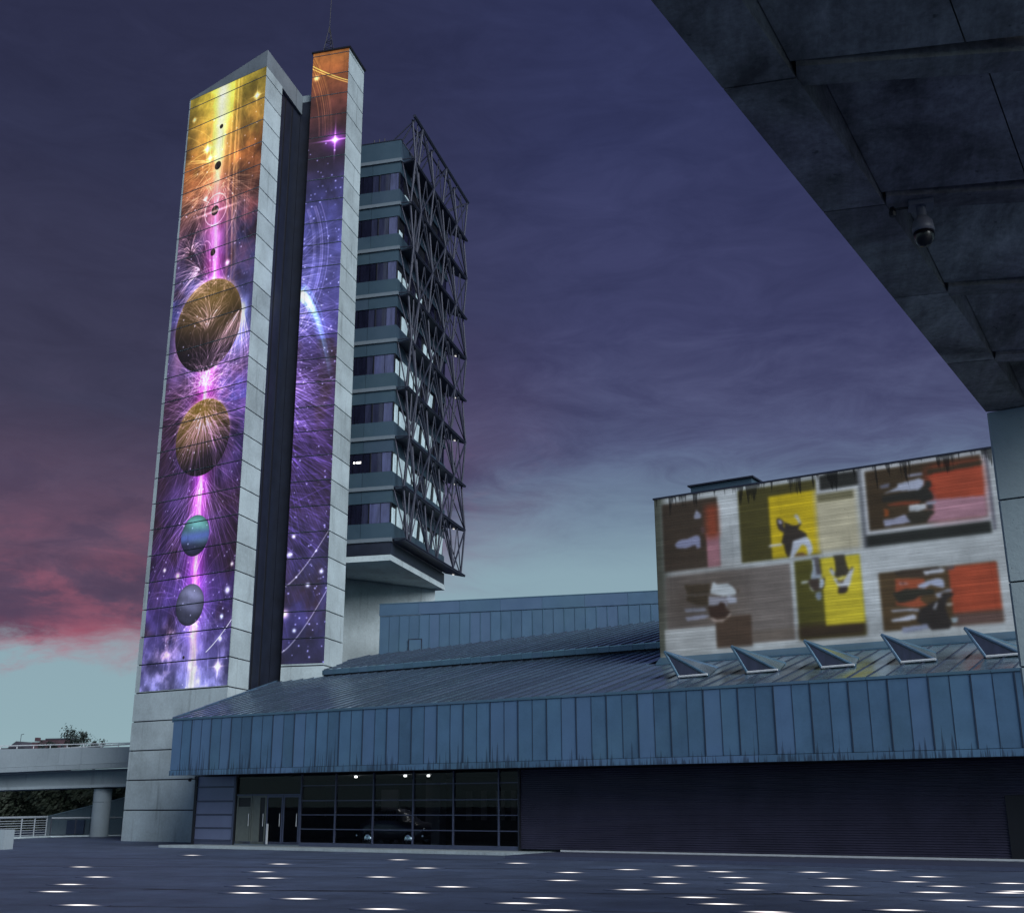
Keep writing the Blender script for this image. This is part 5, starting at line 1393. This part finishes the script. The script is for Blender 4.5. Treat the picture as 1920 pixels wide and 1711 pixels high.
# edge beam in cast lengths with a hairline joint at every rib
for i in range(len(ys)-1):
    ya, yb = ys[i]+.01, ys[i+1]-.01
    if i == len(ys)-2: yb = 16.73
    MB().hexa([(ipl(edge, ya), ya, CZ), (ipl(inner, ya), ya, CZ), (ipl(inner, yb), yb, CZ), (ipl(edge, yb), yb, CZ),
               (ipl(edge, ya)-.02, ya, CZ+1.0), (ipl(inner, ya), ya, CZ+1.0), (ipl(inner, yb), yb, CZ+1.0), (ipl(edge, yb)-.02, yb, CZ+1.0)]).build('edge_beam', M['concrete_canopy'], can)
for y in beams:
    hw = .13 if y < 16 else .11
    x0 = ipl(inner, y)+.004
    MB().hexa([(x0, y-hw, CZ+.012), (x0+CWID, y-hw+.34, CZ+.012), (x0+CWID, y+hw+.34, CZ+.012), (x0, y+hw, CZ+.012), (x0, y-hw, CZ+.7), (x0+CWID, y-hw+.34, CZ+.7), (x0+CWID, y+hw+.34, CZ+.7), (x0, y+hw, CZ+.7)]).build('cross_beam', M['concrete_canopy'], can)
# coffer ceilings: sloping slabs, two or three wide
for i in range(len(ys)-1):
    ya, yb = ys[i]+.135, ys[i+1]-.135
    xa = ipl(inner, ya)+.01
    cuts = [0, 1.25, 2.3]
    for q in range(2):
        def pt(u, y, z):
            xb = ipl(inner, y)+.01
            x = xb+u
            return (x, y+.078*u, z)
        u0, u1 = cuts[q]+(.012 if q else 0), cuts[q+1]
        zl, zh = CZ+.06, CZ+.52
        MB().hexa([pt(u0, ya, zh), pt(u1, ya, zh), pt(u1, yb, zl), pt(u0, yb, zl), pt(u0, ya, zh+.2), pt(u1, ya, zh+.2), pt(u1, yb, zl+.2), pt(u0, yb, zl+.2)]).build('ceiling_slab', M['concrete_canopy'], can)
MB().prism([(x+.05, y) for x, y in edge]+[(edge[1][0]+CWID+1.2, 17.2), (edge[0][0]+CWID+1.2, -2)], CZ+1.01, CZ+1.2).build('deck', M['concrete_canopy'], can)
# pillar in lifts
pf0 = Vector((2.60, 16.73, 0))
zs = [.0, 1.1, 2.25, 3.40, 4.54, 5.69, 6.985]
for i in range(6):
    z0, z1 = zs[i]+(.025 if i else 0), zs[i+1]
    ft = [pf0+AX*.03, pf0+AX*2.4, pf0+AX*2.4+AN*1.1, pf0+AN*1.1, pf0+AN*.03]
    MB().prism([(p.x, p.y) for p in ft], z0, z1).build('pillar', M['concrete_pillar'], can)
ft = [pf0+AX*.05+AN*.05, pf0+AX*2.3+AN*.05, pf0+AX*2.3+AN*1.0, pf0+AX*.05+AN*1.0]
MB().prism([(p.x, p.y) for p in ft], .02, 6.99).build('pillar_core', M['joint'], can)

# dome camera below the rib
dc = thing('dome_camera', 'grey dome security camera with black bowl hanging under the canopy rib', 'camera', (1.25, 10.2, 6.95))
MB().box(1.14, 1.36, 10.12, 10.28, 6.955, 7.01).build('mounting_plate', M['cam_white'], dc)
MB().tube((1.25, 10.2, 6.86), (1.25, 10.2, 6.955), .045, 12).build('stem', M['cam_white'], dc)
MB().lathe((1.25, 10.2, 6.70), [(.098, 0), (.098, .05), (.085, .11), (.05, .16)], 20).build('housing', M['cam_white'], dc, True)
MB().lathe((1.25, 10.2, 6.58), [(.012, -.02), (.05, -.006), (.08, .035), (.092, .08), (.094, .118)], 20).build('dome_bowl', M['dome'], dc, True)
MB().tube((1.02, 10.2, 6.97), (1.14, 10.2, 6.97), .012, 6).lathe((1.0, 10.2, 6.9), [(.03, 0), (.035, .04), (.02, .09)], 8).build('side_bracket', M['black'], dc)

# ================================================================== LEFT: FOOTBRIDGE, RAILINGS, RAMP
br = thing('footbridge', 'grey concrete footbridge with solid parapet on a round column', 'bridge', (-39.9, 60, 0))
BYF = 58.8
xl, xr = -60.0, -36.0
def bz(x, zl, zr):     # z measured at x=-46 and x=-37.8
    return zl+(zr-zl)*(x+46)/8.2
def bslab(zt, zb, y0, y1, name, mat, n=1, gap=.0):
    for i in range(n):
        a = xl+(xr-xl)*i/n+gap; b = xl+(xr-xl)*(i+1)/n
        MB().hexa([(a, y0, bz(a, *zb)), (b, y0, bz(b, *zb)), (b, y1, bz(b, *zb)), (a, y1, bz(a, *zb)), (a, y0, bz(a, *zt)), (b, y0, bz(b, *zt)), (b, y1, bz(b, *zt)), (a, y1, bz(a, *zt))]).build(name, M[mat], br)
bslab((4.81, 4.82), (3.77, 3.97), BYF, BYF+.2, 'parapet_wall', 'concrete_grey', 4, .012)
bslab((3.755, 3.955), (3.50, 3.70), BYF-.10, BYF+.4, 'deck_edge', 'concrete_grey', 4, .012)
bslab((3.5, 3.68), (3.42, 3.62), BYF+.4, BYF+4.2, 'deck', 'concrete_grey')
bslab((3.42, 3.62), (2.72, 2.86), BYF+1.0, BYF+1.6, 'main_beam', 'concrete_grey')
bslab((2.71, 2.85), (2.55, 2.70), BYF+.7, BYF+3.2, 'beam_flange', 'concrete_grey')
MB().lathe((-39.9, 60.25, 0), [(.5, 0), (.5, 1.86)], 28).build('column', M['concrete_grey'], br, False)
MB().lathe((-39.9, 60.25, 1.875), [(.5, 0), (.5, .72)], 28).build('column', M['concrete_grey'], br, False)
MB().box(-40.35, -39.45, 59.7, 60.9, 2.6, 2.72).build('bearing', M['black'], br)
bslab((5.02, 5.06), (4.97, 5.01), BYF+.05, BYF+.12, 'handrail', 'white_metal')
bslab((5.0, 5.3), (4.93, 5.22), BYF+3.9, BYF+3.98, 'handrail', 'white_metal')
for i in range(14):
    x = -37.2-1.1*i
    MB().tube((x, BYF+.1, 4.8), (x, BYF+.1, 4.99), .025, 6).build('rail_post', M['white_metal'], br)
MB().tube((-37.35, BYF+.1, 4.2), (-37.35, BYF+.1, 5.25), .06, 8).build('end_post', M['white_metal'], br)

ramp = thing('ramp_wall', 'low sloping concrete ramp wall behind the round bridge column', 'wall', (-43, 64, 0))
MB().hexa([(-46.1, 64, 0), (-43.1, 64, 0), (-43.1, 64.3, 0), (-46.1, 64.3, 0), (-46.1, 64, 1.02), (-43.1, 64, 1.62), (-43.1, 64.3, 1.62), (-46.1, 64.3, 1.02)]).build('wall_section', M['concrete_grey'], ramp)
MB().hexa([(-43.07, 64, 0), (-36, 64, 0), (-36, 64.3, 0), (-43.07, 64.3, 0), (-43.07, 64, 1.63), (-36, 64, 3.1), (-36, 64.3, 3.1), (-43.07, 64.3, 1.63)]).build('wall_section', M['concrete_grey'], ramp)
MB().hexa([(-46.1, 63.95, 1.025), (-36, 63.95, 3.105), (-36, 64.35, 3.105), (-46.1, 64.35, 1.025), (-46.1, 63.95, 1.08), (-36, 63.95, 3.16), (-36, 64.35, 3.16), (-46.1, 64.35, 1.08)]).build('wall_coping', M['concrete'], ramp)
MB().box(-44.6, -43.4, 63.9, 63.99, .05, .85).build('dark_recess', M['steel_frame'], ramp)

rail = thing('bar_railing', 'pale metal railing with horizontal bars at the plaza edge', 'railing', (-42.3, 57, 0))
rp = [Vector((-42.3, y, 0)) for y in (49.5, 51.2, 52.9, 54.75, 56.6, 57.7, 58.75)]
for i, p in enumerate(rp):
    MB().tube(p, p+Vector((0, 0, 1.06)), .035, 6).build('post', M['rail_metal'], rail)
MB().tube(rp[0]+Vector((0, 0, 1.08)), rp[-1]+Vector((0, 0, 1.08)), .06, 8).build('top_rail', M['rail_metal'], rail)
for h in range(7):
    z = .15+.125*h
    MB().tube(rp[0]+Vector((0, 0, z)), rp[-1]+Vector((0, 0, z)), .022, 6).build('bar', M['rail_metal'], rail)
MB().box(-42.5, -42.1, 49.4, 58.9, .004, .09).build('kerb', M['concrete'], rail)

rail2 = thing('glass_railing', 'low glazed railing running behind the round column to the tower', 'railing', (-41, 61, 0))
p0, p1 = Vector((-42.15, 58.95, 0)), Vector((-36.0, 66.0, 0))
for i in range(8):
    p = p0.lerp(p1, i/7)
    MB().tube(p, p+Vector((0, 0, 1.0)), .03, 6).build('post', M['steel'], rail2)
    if i < 7:
        q = p0.lerp(p1, (i+1)/7)
        dd = (q-p).normalized()*.06; nn = Vector((0, 0, 1)).cross(dd).normalized()*.01
        MB().hexa([p+dd-nn, q-dd-nn, q-dd+nn, p+dd+nn, p+dd-nn+Vector((0, 0, .92)), q-dd-nn+Vector((0, 0, .92)), q-dd+nn+Vector((0, 0, .92)), p+dd+nn+Vector((0, 0, .92))]).build('glass_panel', M['glass'], rail2)
MB().tube(p0+Vector((0, 0, 1.02)), p1+Vector((0, 0, 1.02)), .045, 8).build('top_rail', M['rail_metal'], rail2)
nn = Vector((0, 0, 1)).cross((p1-p0).normalized())*.15
MB().hexa([p0-nn+Vector((0, 0, .004)), p1-nn+Vector((0, 0, .004)), p1+nn+Vector((0, 0, .004)), p0+nn+Vector((0, 0, .004)), p0-nn+Vector((0, 0, .08)), p1-nn+Vector((0, 0, .08)), p1+nn+Vector((0, 0, .08)), p0+nn+Vector((0, 0, .08))]).build('kerb', M['concrete'], rail2)

bench = thing('concrete_bench', 'short concrete bench with block ends at the plaza corner', 'bench', (-33, 42.4, 0))
MB().box(-32.95, -32.35, 42.3, 42.9, 0, .76).build('end_block', M['concrete_grey'], bench)
MB().box(-36.6, -35.9, 42.3, 42.9, 0, .76).build('end_block', M['concrete_grey'], bench)
MB().box(-35.88, -32.97, 42.35, 42.85, .30, .42).build('seat', M['concrete'], bench)
MB().box(-35.88, -32.97, 42.78, 42.88, .44, .72).build('backrest', M['steel'], bench)

# ---- vegetation and far things
def leaves(n, sampler, size, name, mat, parent, seed):
    rs = np.random.RandomState(seed)
    v, f_ = [], []
    for i in range(n):
        c = Vector(sampler(rs))
        u = Vector(rs.normal(size=3)).normalized()
        t_ = u.orthogonal().normalized()
        b_ = u.cross(t_)
        s = size*rs.uniform(.6, 1.4)
        k = len(v)
        v += [c-t_*s, c+b_*s*.45, c+t_*s, c-b_*s*.45]
        f_.append((k, k+1, k+2, k+3))
    me = D.meshes.new(name)
    me.from_pydata([tuple(q) for q in v], [], f_)
    me.materials.append(M[mat])
    return link(name, me, parent)

hed = thing('hedge', 'dense dark hedge filling the gap under the footbridge', 'hedge', (-50, 74, 0))
def hs(rs):
    x = rs.uniform(-75, -34); d = rs.rand()**2
    h = 3.3+.7*math.sin(x*.9)+.5*math.sin(x*2.3+1)
    z = rs.rand()**.7*h
    return (x, 73.2+d*2.5-(.5*math.sin(x*1.7+z*2.1)), z)
leaves(16000, hs, .19, 'foliage', 'leaf', hed, 3)
MB().box(-76, -33, 75.2, 76.5, 0, 3.0).build('stems', M['leaf'], hed)

def far_tree(x, y, base, h, r, n, seed, label):
    t_ = thing('tree', label, 'tree', (x, y, 0), 'trees behind the footbridge')
    tr = MB().tube((x, y, 0), (x, y, base+h*.5), .25, 7, .1)
    rs0 = random.Random(seed)
    for i in range(6):
        a = rs0.uniform(0, 6.28)
        tr.tube((x, y, base+h*.1*i*.6), (x+math.cos(a)*r*.6, y+math.sin(a)*r*.6, base+h*(.45+.08*i)), .08, 5, .03)
    tr.build('trunk', M['bark'], t_)
    cl = [(x+rs0.uniform(-r, r)*.75, y+rs0.uniform(-r, r)*.75, base+h*rs0.uniform(.25, .95), r*rs0.uniform(.22, .42)) for _ in range(13)]
    def smp(rs):
        c = cl[rs.randint(len(cl))]
        d = rs.normal(size=3)*c[3]*.55
        return (c[0]+d[0], c[1]+d[1], c[2]+d[2]*1.2)
    leaves(n, smp, .13, 'crown', 'leaf_tree', t_, seed)
far_tree(-82.0, 117, 7.0, 2.7, 1.6, 1500, 4, 'taller ragged tree top showing above the footbridge')
far_tree(-85.6, 118, 7.0, 1.7, 1.3, 1000, 9, 'smaller bushy tree top above the footbridge next to the brick block')
far_tree(-79.6, 118, 7.0, 1.5, 1.1, 800, 12, 'low bushy tree top above the footbridge nearest the tower')

fb = thing('brick_building', 'far dark red brick building above the footbridge', 'building', (-144, 200, 0))
MB().box(-147.4, -141.4, 200, 202, 0, 13.9).build('wall', M['brick_far'], fb)
MB().box(-149.2, -147.42, 200, 202, 0, 13.5).build('wall', M['brick_far'], fb)
MB().box(-146.2, -141.3, 199.9, 202.1, 13.91, 14.15).build('roof', M['roof_far'], fb)
MB().box(-149.0, -148.4, 200.5, 201.5, 13.7, 14.4).build('chimney', M['brick_far'], fb)
for i in range(4):
    MB().box(-146.8+1.4*i, -146.2+1.4*i, 199.93, 199.99, 11.5, 13.0).build('window', M['win_dark'], fb)
lh = thing('long_shed', 'far low dark roofed shed beside the brick building', 'building', (-150, 205, 0))
MB().box(-158, -149.5, 202, 210, 0, 12.6).build('wall', M['roof_far'], lh)
MB().hexa([(-156.0, 201.8, 12.62), (-152.2, 201.8, 12.62), (-152.2, 210, 12.62), (-156.0, 210, 12.62), (-154.2, 201.8, 13.85), (-154.0, 201.8, 13.85), (-154.0, 210, 13.85), (-154.2, 210, 13.85)]).build('roof', M['roof_far'], lh)
pl = thing('lamp_pole', 'thin far pole standing between the shed and the brick building', 'pole', (-150.3, 198, 0))
MB().tube((-150.3, 198, 0), (-150.3, 198, 14.9), .09, 6, .05).build('shaft', M['steel'], pl)
MB().tube((-150.3, 198, 14.85), (-149.7, 198, 14.95), .05, 6).build('lamp_arm', M['steel'], pl)

# ================================================================== FLOOR LAMPS
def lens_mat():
    mt, t, b = base_mat('lamp_lens_glare')
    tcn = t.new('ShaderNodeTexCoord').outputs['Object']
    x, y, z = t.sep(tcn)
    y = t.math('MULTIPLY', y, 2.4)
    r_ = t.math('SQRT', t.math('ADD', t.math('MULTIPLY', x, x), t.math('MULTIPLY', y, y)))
    e = t.math('POWER', t.smooth(r_, 0.0, 0.57, 1.0, 0.0), 2.4)  # glare streak around the lamp painted as an oval emission falloff
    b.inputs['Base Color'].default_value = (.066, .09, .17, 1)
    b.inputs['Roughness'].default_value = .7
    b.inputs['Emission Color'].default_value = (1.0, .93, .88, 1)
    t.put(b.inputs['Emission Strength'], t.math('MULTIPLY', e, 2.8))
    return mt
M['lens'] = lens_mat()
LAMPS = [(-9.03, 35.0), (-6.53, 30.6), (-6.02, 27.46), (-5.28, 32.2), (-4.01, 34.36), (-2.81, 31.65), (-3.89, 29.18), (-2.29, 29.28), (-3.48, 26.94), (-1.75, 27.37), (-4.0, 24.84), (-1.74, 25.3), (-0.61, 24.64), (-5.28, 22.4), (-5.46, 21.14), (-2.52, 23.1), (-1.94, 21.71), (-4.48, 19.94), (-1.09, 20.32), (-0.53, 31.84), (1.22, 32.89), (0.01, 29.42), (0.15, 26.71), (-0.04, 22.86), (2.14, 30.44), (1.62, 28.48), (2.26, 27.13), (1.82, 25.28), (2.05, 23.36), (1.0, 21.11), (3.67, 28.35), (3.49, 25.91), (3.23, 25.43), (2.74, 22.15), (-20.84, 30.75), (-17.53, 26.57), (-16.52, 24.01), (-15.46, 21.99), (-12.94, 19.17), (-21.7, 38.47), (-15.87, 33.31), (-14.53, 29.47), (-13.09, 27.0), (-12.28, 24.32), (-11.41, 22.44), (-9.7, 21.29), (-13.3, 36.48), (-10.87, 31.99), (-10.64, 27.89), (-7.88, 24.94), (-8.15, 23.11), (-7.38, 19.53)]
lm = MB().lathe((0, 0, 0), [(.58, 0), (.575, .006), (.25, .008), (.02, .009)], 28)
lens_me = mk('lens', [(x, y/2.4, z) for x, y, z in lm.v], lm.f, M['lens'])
rg = []
ringb = MB()
for i in range(24):
    a, b = 2*math.pi*i/24, 2*math.pi*(i+1)/24
    ringb.hexa([(r_*math.cos(t_), r_*math.sin(t_), z) for z in (.0, .006) for (r_, t_) in ((.582, a), (.60, a), (.60, b), (.582, b))])
ring_me = mk('trim_ring', [(x, y/2.4, z) for x, y, z in ringb.v], ringb.f, M['ground'])
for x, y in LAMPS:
    t_ = thing('floor_lamp', 'white lamp with painted oval glare flush in the plaza paving', 'lamp', (x, y, .004), 'glowing floor lamps scattered over the plaza')
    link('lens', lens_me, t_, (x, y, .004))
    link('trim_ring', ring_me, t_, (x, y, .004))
